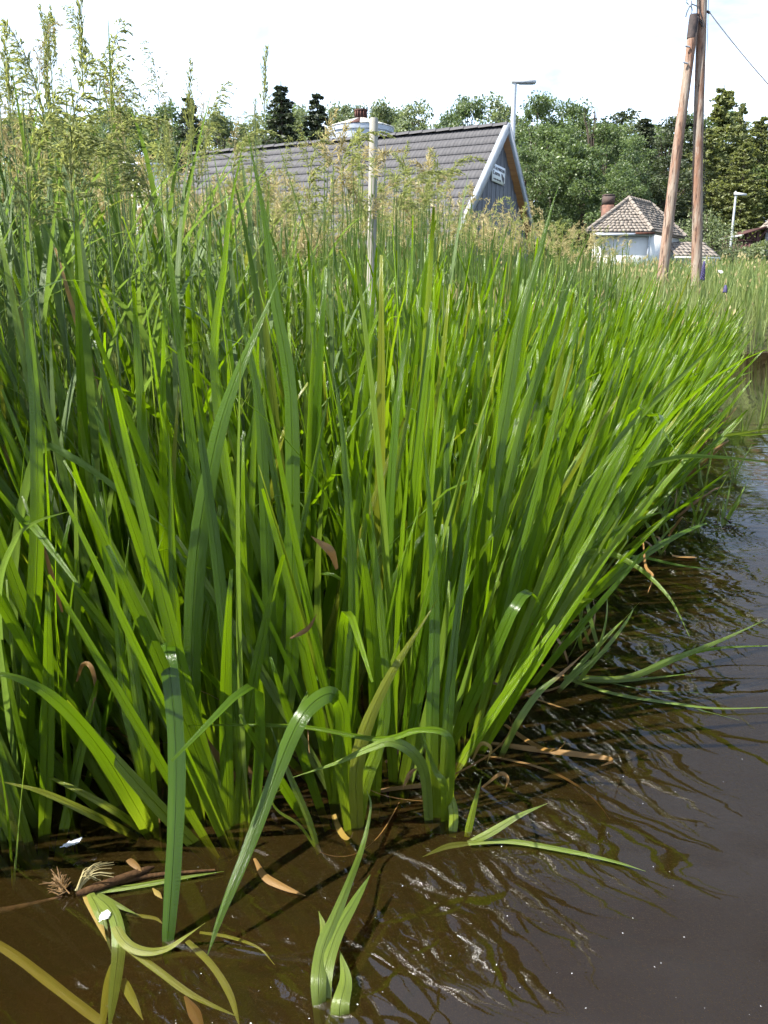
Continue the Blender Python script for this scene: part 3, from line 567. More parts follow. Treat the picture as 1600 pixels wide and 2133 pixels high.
tree(SPR[0], 585, 165, 56, 230, 'broad dark spruce left of the silo, taller of the two', 'spruce_tree'); tree(SPR[1], 660, 182, 57, 180, 'narrow dark spruce just left of the silo', 'spruce_tree')
tree(SPR[1], 392, 190, 62, 170, 'dark spruce peeking above the tall grass', 'spruce_tree')
LT = [(330, 205, 74, 130, 0, 'pale leafy tree above the white shed'), (250, 215, 78, 120, 1, 'hazy tree behind the tall grass at left'), (120, 225, 80, 150, 2, 'leafy tree hidden behind the tallest grass heads'), (20, 235, 80, 150, 0, 'leftmost leafy tree behind the grass'),
      (455, 225, 76, 100, 2, 'round pale tree left of the broad spruce'), (520, 228, 78, 90, 3, 'light tree touching the broad spruce'), (625, 200, 80, 80, 3, 'light tree between the two dark spruces'), (705, 205, 78, 90, 2, 'light green tree behind the silo left side'),
      (740, 212, 84, 80, 1, 'distant tree above the silo vent'), (795, 205, 72, 110, 2, 'light green tree behind the wooden stake'), (865, 190, 70, 100, 3, 'feathery tree in the middle of the tree line'), (925, 222, 76, 90, 0, 'low tree between feathery and round dark tree'),
      (975, 192, 66, 120, 1, 'round dark green tree above the barn ridge'), (1040, 182, 70, 110, 3, 'loose topped tree beside the tall street lamp'), (760, 250, 62, 120, 0, 'dark bushy tree just right of the silo'), (830, 245, 66, 130, 2, 'bushy tree low behind the barn ridge'), (900, 255, 66, 120, 2, 'pale bushy tree low above the barn roof')]
for px, py, Y, w_, k_, lb in LT: tree(DEC[k_], px, py, Y, w_, lb)
for px, py, Y, w_, k_, lb in [(1120, 195, 52, 150, 0, 'dense dark alder directly right of the barn gable'), (1200, 200, 54, 140, 1, 'dense alder with the highest top right of the barn'), (1160, 250, 46, 170, 1, 'low dark alder in front of the alder clump'), (1265, 255, 50, 140, 0, 'dense alder behind the cottage chimney'), (1225, 300, 44, 150, 0, 'dark bushy alder close behind the cottage'), (1320, 275, 54, 120, 1, 'alder above the cottage roof'), (1100, 300, 44, 120, 1, 'bushy alder low against the barn edge')]:
    tree(DENSE[k_], px, py, Y, w_, lb, 'alder_tree', 'alder clump beside the barn')
for px, py, Y, w_, pr, nm, lb in [(1345, 235, 58, 190, SPR[0], 'spruce_tree', 'brownish spruce left of the utility pole'), (1395, 235, 62, 120, PIN[0], 'pine_tree', 'dark pine seen between spruce and utility pole'), (1430, 225, 66, 110, PIN[1], 'pine_tree', 'dark pine between the two pole logs'),
        (1510, 172, 62, 190, LAR[0], 'larch_tree', 'tallest larch with pointed top right of the pole'), (1548, 205, 66, 120, LAR[1], 'larch_tree', 'second pointed larch just right of the tallest'), (1590, 235, 60, 170, LAR[0], 'larch_tree', 'pale larch at the right edge'), (1480, 260, 58, 170, LAR[1], 'larch_tree', 'yellow green larch close behind the pole'), (1640, 215, 64, 180, LAR[1], 'larch_tree', 'larch cut off by the right edge'),
        (1555, 290, 57, 170, LAR[0], 'larch_tree', 'low larch above the slim street lamp'), (1400, 320, 52, 130, PIN[0], 'pine_tree', 'low pine above the cottage lean-to'), (1300, 240, 72, 120, DEC[3], 'leafy_tree', 'thin distant tree right of the alder clump'), (1450, 330, 55, 120, PIN[1], 'pine_tree', 'low pine behind the light bush'), (1700, 260, 60, 180, DEC[1], 'leafy_tree', 'leafy tree beyond the white house')]:
    tree(pr, px, py, Y, w_, lb, nm, 'conifers at the right')
for i, px in enumerate(range(-150, 1800, 95)):
    tree(DEC[i % 4] if i % 3 else PIN[0], px + U(-20, 20), U(215, 262), U(84, 100), 210, 'far background tree closing the gaps of the tree line', 'leafy_tree', 'far row of trees closing the tree line')
tree(SMALL, 1470, 432, 42, 95, 'light green young bush right of the utility pole', 'bush', 'bushes in the meadow'); tree(SMALL, 1425, 470, 45, 70, 'small bush at the cottage lean-to', 'bush', 'bushes in the meadow')
hq = at(1570, 516, 46.0); C = np.stack([rng.uniform(-2.2, 6, 5200), rng.uniform(-.6, .6, 5200), rng.uniform(-.7, .75, 5200)], -1); C[:, 2] += .18 * np.sin(C[:, 0] * 2.1) - .28 * np.maximum(0, -C[:, 0] - .2)
V, F = cards(C, rng.uniform(.07, .13, len(C))); q = MB(); q.add(V, F, t=np.repeat(rng.uniform(0, 1, len(C)), 4)); hd = thing('hedge', (hq[0], hq[1], hq[2] - .55), 'low clipped green hedge before the white house', 'hedge'); ob('foliage', q.mesh('hedge_foliage', M_TREE2, False), hd)
# bare twig tree
tp = at(1240, 212, 50); tg = float(gz(tp[0], tp[1])); q = MB(); hh_ = tp[2] - tg
for j in range(9):
    x_ = U(-.5, .5); q.tube(spline([(0, 0, hh_ * .5), (x_ * .5, U(-.2, .2), hh_ * .75), (x_ * 1.6, U(-.4, .4), hh_ * U(.86, 1.0))], 6), np.linspace(.05, .012, 6), 4)
q.tube([(0, 0, -.2), (0, 0, hh_ * .55)], [.13, .06], 6); tt_ = thing('bare_tree', (tp[0], tp[1], tg), 'leafless twiggy treetop above the alder clump', 'tree'); ob('branches', q.mesh('bare_branches', M_BARK), tt_)

# ------------------------------------------------------------------ iris bed
def iris_variant(bend, kx, twist, n=12, fold=None, dry=0.0, p=1.6):
    s = np.linspace(0, 1, n); th = bend * s ** p; al = kx * s
    if fold: th = th + np.where(s > fold[0], fold[1] * np.clip((s - fold[0]) / .05, 0, 1), 0)
    d = np.stack([np.sin(al), np.sin(th), np.cos(th) * np.cos(al)], -1); P = np.concatenate([[[0, 0, 0]], np.cumsum((d[1:] + d[:-1]) / 2 / (n - 1), 0)])
    w = .0250 * np.minimum(1, .78 + 1.1 * s) * (1 - (np.clip(s - .42, 0, 1) / .58) ** 1.55) ** .95; w = np.maximum(w, .0012)
    tw = twist * s; side = np.stack([np.cos(tw), np.sin(tw), np.zeros(n)], -1)
    V, F, UV = ribbon(P, w, side, .10)
    return V, F, UV, np.repeat(np.clip((s - .93) / .05, 0, 1) * dry, 3)
IV = []
for i in range(30): IV.append(iris_variant(U(-.16, .42) * (1 if i % 2 else -1) * .8, U(-.14, .14), U(-.9, .9), dry=1.0 if i % 3 == 0 else 0))
for i in range(6): IV.append(iris_variant(U(.6, 1.5), U(-.2, .2), U(-.8, .8), 16, p=2.2))
for i in range(4): IV.append(iris_variant(U(.1, .3), U(-.1, .1), U(-.5, .5), 18, (U(.55, .75), U(1.6, 2.5))))
IMESH = [mk('iris_leaf', V, F, UV, M_IRIS, dry=D) for V, F, UV, D in IV]
PMESH = [mk('pale_leaf', V, F, UV, M_PALE, dry=D) for V, F, UV, D in IV]
BMESH = [mk('brown_leaf', V, F, UV, M_DEAD) for V, F, UV, D in IV[:12]]
DMESH = [mk('dead_leaf', V, F, UV, M_DEAD) for V, F, UV, D in IV[30:]]

def leafmat(d, t, L, wscale):
    z = unit(d); x = unit(t - z * (t @ z)); y = np.cross(z, x); return x * wscale, y * (wscale * .5 + L * .5), z * L
def fan(x, y, lean, ta, nl, H, spread=.33):
    """leaf list (local offset, axes, variant) of one iris fan"""
    t = np.array([math.cos(ta), math.sin(ta), 0]); out = []
    for k in range(nl):
        f = (k - (nl - 1) / 2) / max(1, (nl - 1) / 2); f += U(-.25, .25)
        d = np.array([lean[0], lean[1], 1.0]) + t * f * spread + np.array([U(-.06, .06), U(-.06, .06), 0])
        L = H * (1 - .30 * abs(f) ** 1.3) * U(.82, 1.08)
        a_ = ta + U(-.35, .35); tt = np.array([math.cos(a_), math.sin(a_), 0])
        if U(0, 1) < .5: tt = -tt
        v = int(rng.integers(0, 30)) if U(0, 1) < .90 else int(rng.integers(30, 40))
        off = t * f * .028 + np.array([U(-.014, .014), U(-.014, .014), -.05])
        out.append((off, leafmat(d, tt, L, U(.72, 1.12) * (.8 + .2 * H)), v))
    return out
SN = unit(np.stack([np.gradient(SH[:, 1]), -np.gradient(SH[:, 0])], -1))
def lean_field(x, y, d):
    # shoots lean out over the water on the right, slightly left at the left end
    r = np.clip((x + .05) / .9, 0, 1); f = np.clip(1.25 - d / 1.6, .25, 1.2)
    lx = r * (.30 * f) + np.clip((-.15 - x) / .6, 0, 1) * -.24; ly = -.10 * r * f - .03
    return np.array([lx + rng.normal() * .13, ly + rng.normal() * .10])
cand = []
def scatter(n, x0, x1, y0, y1, keep):
    X = rng.uniform(x0, x1, n); Y = rng.uniform(y0, y1, n); D = sdist(X, Y); k = keep(X, Y, D); return np.stack([X, Y, D], -1)[k]
clump = lambda X, Y: .5 + .5 * np.sin(X * 9.1 + 2 * np.sin(Y * 5.3)) * np.sin(Y * 8.3 + 1.7 * np.sin(X * 6.1))
pts = np.concatenate([
    scatter(1750, -1.5, 1.9, 1.3, 4.6, lambda X, Y, D: (D > .0) & (D < 1.45) & (rng.uniform(0, 1, len(X)) < .28 + .75 * clump(X, Y)) & (np.abs(X) < .62 * Y + .35)),
    scatter(1300, -2.4, -.85, 1.22, 1.9, lambda X, Y, D: (D > .0) & (D < 1.1) & (rng.uniform(0, 1, len(X)) < .28 + .75 * clump(X, Y)) & (X < -.62 * np.maximum(Y, 0) - .12)),
    scatter(2600, .2, 6.0, 3.2, 10.5, lambda X, Y, D: (D > -.05) & (D < np.where(Y > 6, 1.1, 1.5)) & (Y > 3.2) & (rng.uniform(0, 1, len(X)) < .75))])
keep = []                                        # thin out: no two shoots closer than 4 cm
for p_ in pts[np.argsort(pts[:, 1])]:
    if all((p_[0] - k_[0]) ** 2 + (p_[1] - k_[1]) ** 2 > .040 ** 2 for k_ in keep[-60:]): keep.append(p_)
pts = np.array(keep)
dist = np.hypot(pts[:, 0], pts[:, 1]) + 99 * (pts[:, 1] < .62 * -pts[:, 0]); pts = pts[np.argsort(dist + .35 * np.maximum(0, pts[:, 2] - .5))]
NI = 262
bulk = MB(); bulkdry = []
def zone(x, y, d):
    if y > 6.5: return ('far iris shoot at the end of the bed beside the open water', 'iris shoots at the far end of the bed')
    if y > 4.2: return ('iris shoot leaning right far along the receding bank', 'iris shoots far along the bank')
    if x > .95: return ('iris shoot leaning over the young tufts in the shallow water', 'iris shoots above the young tufts')
    if x > .45: return ('iris shoot slanting right above the floating uprooted iris' if d < .5 else 'iris shoot standing back behind those slanting over the floating iris', 'iris shoots slanting over the water')
    if x > .14: return ('iris shoot at the corner where the bed turns along the bank' if d < .5 else 'iris shoot set back behind the corner of the bed', 'iris shoots at the corner of the bed')
    if x > -.14: return ('upright iris shoot right beside the arching shiny leaf' if d < .35 else 'upright iris shoot deep in the middle of the stand', 'upright iris shoots of the middle stand')
    if x > -.42: return ('iris shoot between the folded leaf and the arching shiny leaf' if d < .35 else 'iris shoot deep behind the folded hanging leaf', 'iris shoots behind the folded leaf')
    w = 'at its left edge' if x / y < -.46 else 'above the feather' if x / y < -.36 else 'near the folded leaf'
    r = 'in the front row' if d < .2 else 'in the second row' if d < .42 else 'in the middle rows' if d < .8 else 'in the back rows'
    return ('iris shoot %s of the left stand, %s' % (r, w), '')
for i, (x, y, d) in enumerate(pts):
    z = max(float(gz(x, y)), -.02); H = U(.90, 1.50); H *= .86 + .14 * min(1, max(0, d) / .35)
    if x < -.7 and y < 1.5: H *= .84
    ln = lean_field(x, y, d); ta = rng.normal() * .8; nl = int(rng.integers(4, 8))
    lv = fan(x, y, ln, ta, nl, H)
    if i < NI:
        zn = zone(x, y, d); o = thing('iris_plant', (x, y, z), zn[0], 'iris', zn[0])
        for off, (ax, ay, az), v in lv: r_ = U(0, 1); ob('leaf', BMESH[v % 12] if r_ > .99 and x < -.45 else (IMESH if r_ < .88 else PMESH)[v], o, mat4(ax, ay, az, off))
    else:
        for off, (ax, ay, az), v in lv:
            V, F, UV, D = IV[v]; bulk.add(V @ np.stack([ax, ay, az]) + off + np.array([x, y, z]), F, UV * np.array([1, np.linalg.norm(az)]), U(0, 1))
tag(ob('iris_thicket', bulk.mesh('iris_thicket', M_IRIS)), 'mass of iris leaves filling the bed behind the nearer shoots', 'iris', kind='stuff')

# ------------------------------------------------------------------ traced leaves: bent, drooping, floating
def hero_leaf(C, w, mt=None, roll=0.0, n=22, taper=1.4, name='leaf', wave=0.0, dry=0.0, base=.75, ridge=.10, up=False):
    """C: control points in metres; the blade turns its face to the viewer's side, rolled about its own axis"""
    P = spline(C, n); T = unit(np.gradient(P, axis=0)); s = np.linspace(0, 1, n)
    view = unit(P - C0) if not up else np.tile(np.array([0, 0, -1.0]), (n, 1))
    side = unit(np.cross(T, view)); rl = (np.linspace(roll[0], roll[1], n) if isinstance(roll, tuple) else np.full(n, roll))[:, None]
    side = side * np.cos(rl) + np.cross(T, side) * np.sin(rl)
    wd = .86 * w * np.minimum(1, base + 1.5 * s) * (1 - np.clip((s - .35) / .65, 0, 1) ** taper) ** .95; wd = np.maximum(wd, .0012)
    ph_ = rng.uniform(0, 6.28, 3); ln0_ = np.linalg.norm(np.diff(P, axis=0), axis=1).sum(); wd = wd * (1 + .03 * np.sin(s * ln0_ * 34 + ph_[0]) + .025 * np.sin(s * ln0_ * 71 + ph_[1])); P = P + side * (.0018 * ln0_ * np.sin(s * ln0_ * 14 + ph_[2]))[:, None] * np.minimum(1, s * 6)[:, None]
    if wave: P = P + np.cross(T, side) * (wave * np.sin(s * 40)[:, None])
    V, F, UV = ribbon(P, wd, side, ridge, 5); return V, F, UV, np.repeat(np.clip((s - (1 - dry)) / .08, 0, 1), 5) if dry else np.zeros(n * 5)
def hero_plant(name, loc, label, cat, leaves, mt=M_IRIS, group=None, lname='leaf'):
    o = thing(name, loc, label, cat, group)
    for lf in leaves:
        kw = dict(lf[2]) if len(lf) > 2 else {}; mm = kw.pop('mt', mt); nm = kw.pop('nm', lname)
        V, F, UV, D = hero_leaf(np.array(lf[0]) - np.array(loc), lf[1], **{**kw, 'C_off': loc} if False else kw) if False else hero_leaf(np.array(lf[0]), lf[1], **kw)
        ob(nm, mk(nm, V - np.array(loc), F, UV, mm, dry=D), o)
    return o
A_ = lambda *t: [at(*q) if len(q) == 3 else onz(q[0], q[1], 0.006) for q in t]
Zs = lambda z, *t: [onz(q[0], q[1], z) for q in t]
b0 = onz(398, 1748, -.05)
hero_plant('iris_plant', b0, 'iris with one broad leaf folded sharply and hanging into the water', 'iris', [
    ([b0, at(385, 1560, 1.40), at(365, 1395, 1.39), at(352, 1346, 1.375), at(352, 1380, 1.33), at(362, 1500, 1.29), at(368, 1640, 1.24), at(364, 1800, 1.17), onz(350, 1960, .0), onz(342, 2010, -.05)], .036, dict(n=40, taper=5.0, roll=(.5, .0), base=.8)),
    ([b0 + (.02, 0, 0), at(400, 1500, 1.42), at(412, 1150, 1.43), at(442, 960, 1.44), at(500, 770, 1.46), at(578, 585, 1.50)], .040, dict(n=30, roll=(.4, -.75), taper=2.2)),
    ([b0 + (-.01, 0, 0), at(372, 1500, 1.43), at(362, 1200, 1.44), at(350, 900, 1.46)], .030, dict(roll=.4))])
b0 = onz(730, 1757, -.04)
hero_plant('iris_plant', b0, 'iris whose shiny leaf arches over and droops left to the water', 'iris', [
    ([b0, at(712, 1600, 1.385), at(712, 1490, 1.375), at(692, 1449, 1.35), at(650, 1466, 1.32), at(612, 1520, 1.29), at(575, 1615, 1.26), at(520, 1765, 1.19), at(462, 1905, 1.12), at(430, 1990, 1.085)], .036, dict(n=44, taper=2.6, wave=.0015, roll=(.6, -.15))),
    ([b0 + (.015, 0, 0), at(745, 1590, 1.40), at(800, 1430, 1.42), at(910, 1250, 1.44)], .034, dict(roll=.2)),
    ([b0 + (.01, .01, 0), at(760, 1640, 1.42), at(800, 1500, 1.43), at(790, 1250, 1.46), at(770, 1000, 1.48)], .030, {}),
    ([b0 + (-.005, .01, 0), at(722, 1500, 1.42), at(735, 1250, 1.44), at(720, 950, 1.46), at(690, 760, 1.48)], .030, dict(roll=.5))])
b0 = onz(905, 1735, -.04)
hero_plant('iris_plant', b0, 'iris with a narrow leaf bent flat and pointing left across the stand', 'iris', [
    ([b0 + (.03, 0, 0), at(942, 1590, 1.40), at(930, 1530, 1.39), at(870, 1520, 1.38), at(790, 1540, 1.37), at(640, 1516, 1.36), at(500, 1510, 1.36), at(390, 1510, 1.36)], .022, dict(n=36, roll=.9, taper=1.7)),
    ([b0 + (-.01, 0, 0), at(885, 1620, 1.40), at(862, 1570, 1.38), at(815, 1545, 1.36), at(765, 1560, 1.34), at(700, 1590, 1.33), at(610, 1620, 1.31)], .026, dict(n=30, roll=(.2, .7), mt=M_PALE)),
    ([b0, at(900, 1500, 1.44), at(905, 1200, 1.47), at(880, 900, 1.50)], .030, {}), ([b0 + (.01, 0, 0), at(930, 1560, 1.44), at(950, 1300, 1.48), at(990, 1000, 1.55)], .028, dict(roll=.3)),
    ([b0 + (.02, 0, 0), at(925, 1640, 1.40), at(905, 1600, 1.40), at(870, 1500, 1.40)], .022, dict(roll=.6))])
b0 = onz(318, 1746, -.03)
hero_plant('iris_plant', b0, 'iris with a wide dark leaf arching down from the left edge', 'iris', [
    ([b0, at(280, 1680, 1.34), at(215, 1570, 1.30), at(130, 1470, 1.26), at(40, 1415, 1.22), at(-70, 1395, 1.18)], .036, dict(n=30, roll=(.1, .6))),
    ([b0, at(298, 1600, 1.38), at(262, 1450, 1.39), at(240, 1250, 1.40), at(215, 1000, 1.42)], .030, dict(roll=.3)), ([b0 + (.005, 0, 0), at(312, 1600, 1.38), at(285, 1450, 1.38), at(262, 1250, 1.40), at(270, 1120, 1.41)], .026, {}),
    ([b0 + (-.03, .0, 0), at(200, 1700, 1.34), at(90, 1650, 1.32), at(0, 1628, 1.30)], .020, dict(roll=.5)), ([b0, at(240, 1690, 1.36), at(150, 1640, 1.38), at(60, 1600, 1.4)], .018, dict(roll=.4))])
b0 = onz(60, 1720, -.03)
hero_plant('iris_plant', b0, 'iris with a pale sunlit leaf sloping down to the right through the dark stand', 'iris', [
    ([b0, at(40, 1500, 1.46), at(30, 1200, 1.50), at(60, 990, 1.52), at(95, 930, 1.52), at(150, 955, 1.50), at(220, 1000, 1.48), at(290, 1055, 1.46), at(348, 1103, 1.45)], .022, dict(n=40, roll=(.4, .9), taper=3, mt=M_BLADE)),
    ([b0, at(20, 1500, 1.35), at(-5, 1250, 1.3), at(30, 1130, 1.28), at(80, 1085, 1.27), at(150, 1062, 1.26)], .018, dict(n=30, roll=.8, mt=M_BLADE)),
    ([b0, at(60, 1400, 1.42), at(80, 1050, 1.44), at(60, 700, 1.48), at(40, 430, 1.52)], .034, dict(roll=.3))])
b0 = onz(560, 1735, -.03) + np.array([0, .12, 0])
hero_plant('iris_plant', b0, 'tallest iris blade, its tip standing against the barn roof', 'iris', [
    ([b0, at(610, 1300, 1.56), at(605, 850, 1.60), at(565, 560, 1.63), at(518, 268, 1.66)], .036, dict(n=26, roll=-.2)), ([b0, at(520, 1300, 1.56), at(450, 800, 1.60), at(470, 520, 1.62), at(504, 298, 1.65)], .030, dict(n=26, roll=.7)),
    ([b0, at(560, 1300, 1.56), at(545, 900, 1.58), at(490, 600, 1.6)], .034, {})])
b0 = onz(985, 1460, -.03)
hero_plant('iris_plant', b0, 'iris whose long leaf crosses the barn gable, its dark tip above the far grass', 'iris', [
    ([b0, at(1010, 1150, 1.88), at(1060, 800, 1.92), at(1110, 570, 1.97), at(1166, 385, 2.0)], .038, dict(n=26, roll=.2)), ([b0, at(1030, 1150, 1.9), at(1100, 850, 1.95), at(1170, 640, 2.0), at(1228, 480, 2.05)], .032, dict(n=24, roll=.5)), ([b0, at(1060, 1200, 1.9), at(1150, 900, 1.98), at(1225, 560, 2.06)], .03, dict(roll=-.3))])
b0 = onz(1085, 1345, -.03)
hero_plant('iris_plant', b0, 'iris with a glossy pale blade slanting far right over the water', 'iris', [
    ([b0, at(1140, 1220, 2.32), at(1230, 1010, 2.34), at(1330, 870, 2.38), at(1440, 765, 2.42), at(1520, 690, 2.48)], .040, dict(n=26, roll=.75, mt=M_BLADE)), ([b0, at(1180, 1200, 2.3), at(1290, 1100, 2.3), at(1400, 1060, 2.3)], .03, dict(roll=.5)), ([b0, at(1130, 1150, 2.32), at(1180, 950, 2.35), at(1250, 800, 2.4)], .034, {}),
    ([b0, at(1150, 1190, 2.25), at(1240, 1150, 2.2), at(1320, 1175, 2.12), at(1390, 1240, 2.02), at(1436, 1326, 1.93)], .026, dict(n=28, roll=.6, mt=M_PALE)), ([b0, at(1100, 1200, 2.33), at(1120, 900, 2.36), at(1200, 640, 2.42)], .034, dict(roll=.4))])
b0 = onz(1042, 1580, -.02)
hero_plant('iris_plant', b0, 'lone thin iris leaf with a brown tip leaning right over the water', 'iris', [([b0, at(1075, 1510, 1.66), at(1120, 1445, 1.68), at(1165, 1408, 1.70), at(1222, 1357, 1.74)], .019, dict(dry=.32, mt=M_PALE, roll=.2, n=30))])
b0 = onz(975, 1757, -.01)
hero_plant('iris_plant', b0, 'yellow green side shoot lying on the water in front of the corner', 'iris', [
    ([b0, at(1020, 1735, 1.36), at(1080, 1700, 1.37), at(1140, 1674, 1.38)], .017, dict(mt=M_PALE)), (Zs(.008, (975, 1757), (1060, 1752), (1180, 1772), (1280, 1795), (1345, 1815)), .018, dict(mt=M_PALE, up=True, n=26)),
    ([b0 + (0, .02, 0), at(985, 1690, 1.41), at(1003, 1620, 1.43)], .018, dict(roll=.3)), ([b0 + (-.03, .02, 0), at(945, 1690, 1.42), at(930, 1620, 1.44), at(925, 1500, 1.46)], .022, {}), (Zs(-.012, (975, 1757), (930, 1764), (880, 1785)), .02, dict(mt=M_PALE, up=True))])
b0 = onz(665, 1778, -.02)
hero_plant('iris_plant', b0, 'single bare iris stalk leaning out of the brown water', 'iris', [([b0, at(640, 1700, 1.37), at(610, 1630, 1.38), at(585, 1570, 1.40), at(560, 1500, 1.42)], .016, dict(roll=.3)), ([b0, at(625, 1720, 1.34), at(580, 1690, 1.33), at(566, 1662, 1.33), at(590, 1640, 1.33)], .006, dict(n=20))])
b0 = onz(1175, 1412, .0)
hero_plant('iris_plant', b0, 'uprooted iris floating on the right, its narrow leaves spread over open water', 'iris', [
    (Zs(.01, (1175, 1412), (1290, 1415)) + A_((1400, 1375, 2.12), (1500, 1335, 2.16), (1598, 1288, 2.2)), .024, dict(mt=M_PALE, roll=.4, n=30)), (Zs(.012, (1175, 1410), (1300, 1412)) + A_((1400, 1372, 2.14), (1500, 1350, 2.2), (1660, 1342, 2.2)), .020, dict(roll=.4, n=30)),
    (Zs(.01, (1175, 1412), (1280, 1418), (1360, 1412), (1448, 1402)), .020, dict(mt=M_PALE, up=True)), (Zs(.012, (1175, 1412), (1280, 1445), (1400, 1465), (1500, 1475), (1640, 1472)), .020, dict(mt=M_PALE, up=True, n=26)),
    (Zs(.006, (1260, 1420), (1350, 1437), (1485, 1444)), .008, dict(mt=M_BLADE, up=True)), (Zs(.006, (1250, 1440), (1400, 1465), (1540, 1500)), .007, dict(mt=M_BLADE, up=True)),
    (Zs(.01, (1190, 1414), (1120, 1380), (1060, 1350)), .016, dict(mt=M_DEAD, up=True)), (Zs(.004, (1190, 1420), (1130, 1440), (1060, 1432), (1000, 1470)), .012, dict(mt=M_DEAD, up=True))])
# pale shoot growing out of the water at the bottom edge
b0 = onz(672, 2165, -.06)
hero_plant('iris_plant', b0, 'bright yellow green iris shoot at the bottom edge with a spotted leaf', 'iris', [
    ([b0, onz(664, 2060, .02), onz(672, 1985, .035), onz(695, 1920, .05), onz(722, 1850, .06), at(755, 1760, 1.29), at(772, 1680, 1.33), at(764, 1645, 1.34)], .030, dict(mt=M_PALE, n=40, taper=.75, roll=.3)),
    ([b0 + (.006, 0, .01), onz(676, 2040, .02), onz(700, 1950, .04), onz(735, 1885, .05), onz(771, 1822, .055)], .028, dict(mt=M_PALE, roll=-.2, n=26, taper=2.2)),
    ([b0 + (.03, 0, 0), onz(708, 2100, .01), onz(720, 2040, .02), onz(708, 1980, .03)], .034, dict(mt=M_PALE, n=22)), ([onz(672, 1985, .035), onz(674, 1935, .045), onz(664, 1898, .05)], .016, dict(mt=M_PALE, n=14))])
# uprooted plant lying in the near left water
b0 = onz(165, 1858, 0.0)
up = thing('uprooted_iris', b0, 'uprooted iris with brown rhizome and white roots in the near water', 'iris')
def lie(pts, w, mt, nm='leaf', z=.006, **kw):
    C = [onz(q[0], q[1], q[2] if len(q) > 2 else z) for q in pts]; V, F, UV, D = hero_leaf(np.array(C), w, up=True, **kw); ob(nm, mk(nm, V - b0, F, UV, mt, dry=D), up)
q = MB(); q.tube(spline([onz(160, 1862, .01) - b0, onz(220, 1842, .014) - b0, onz(280, 1820, .014) - b0, onz(322, 1806, .012) - b0], 10), [.004, .0075, .0085, .0080, .0082, .0074, .0070, .0066, .0055, .0015], 8); ob('rhizome', q.mesh('rhizome', M_ROOT), up)
q = MB(); q.tube(spline([onz(250, 1836, .006) - b0, onz(330, 1822, .004) - b0, onz(448, 1812, .004) - b0], 10), np.linspace(.006, .002, 10), 8); ob('rhizome', q.mesh('rhizome', M_ROOT), up)
q = MB(); q.tube(spline([onz(-30, 1905, -.01) - b0, onz(60, 1885, -.006) - b0, onz(130, 1868, 0.0) - b0], 8), np.linspace(.007, .002, 8), 8); ob('rhizome', q.mesh('rhizome', M_ROOT), up)
for i in range(16):
    e_ = onz(U(185, 245), U(1795, 1835), U(.02, .045)); c_ = onz(160 + U(-6, 6), 1855, .012); q = MB(); q.tube(spline([c_ - b0, (c_ + e_) / 2 + (0, 0, .018) - b0, e_ - b0], 7), np.linspace(.0016, .0006, 7), 4); ob('root', q.mesh('root', M_STRAW), up)
q = MB()
for i in range(60):
    c_ = onz(128 + rng.normal() * 9, 1842 + rng.normal() * 7, .01); e_ = c_ + np.array([U(-.03, .01), U(-.02, .02), U(0, .015)]); q.tube([c_ - b0, e_ - b0], [.0016, .0006], 4)
tag(ob('root_tuft', q.mesh('root_tuft', M_DEAD), up), kind='stuff')
lie([(200, 1858), (300, 1843), (380, 1828), (466, 1815)], .017, M_PALE); lie([(178, 1862), (200, 1905), (222, 1960)], .019, M_DEAD, z=.004); lie([(188, 1862, .01), (205, 1895, .012), (215, 1925, .004), (232, 1985, -.02)], .022, M_PALE)
lie([(200, 1866, .012), (232, 1895, .014), (246, 1935, .01), (247, 1985, -.004), (238, 2060, -.012), (226, 2150, -.016)], .026, M_PALE, n=30, taper=4); lie([(205, 1862, .012), (250, 1888, .012), (287, 1905, .01)], .012, M_PALE)
lie([(240, 1930, .012), (262, 1965, .008), (300, 1982, .006), (345, 1977, .006), (385, 1952, .02), (428, 1922, .05)], .022, M_PALE, n=30); lie([(255, 1968, -.004), (330, 2022, -.008), (400, 2072, -.01), (496, 2118, -.012)], .014, M_SUNK, n=26, taper=3)
lie([(248, 1990, -.02), (228, 2040, -.03), (215, 2120, -.035), (210, 2190, -.04)], .018, M_SUNK); lie([(255, 2040, -.02), (275, 2080, -.02), (298, 2125, -.02)], .018, M_SUNK); lie([(390, 1960, -.012), (440, 2010, -.014), (478, 2070, -.016), (500, 2140, -.02)], .014, M_SUNK, n=26, taper=3)
lie([(416, 1942, -.006), (480, 1952, -.008), (540, 1975, -.01), (572, 2010, -.016)], .008, M_SUNK); lie([(262, 1905, -.008), (320, 1912, -.012), (340, 1925, -.014)], .010, M_SUNK)
V, F, UV, D = hero_leaf(np.array(Zs(-.045, (-60, 1935), (30, 1990), (110, 2050), (200, 2120), (260, 2160))), .020, up=True, taper=5); tag(ob('sunken_reed', mk('sunken_reed', V, F, UV, M_SUNK)), 'yellowish sunken stem crossing the bottom left corner under water', 'stem')
V, F, UV, D = hero_leaf(np.array(Zs(-.03, (385, 2075), (405, 2110), (430, 2170))), .024, up=True, taper=1.6, base=.2); tag(ob('sunken_leaf', mk('sunken_leaf', V, F, UV, M_DEAD)), 'brown sunken leaf at the bottom edge beside green stems', 'leaf')
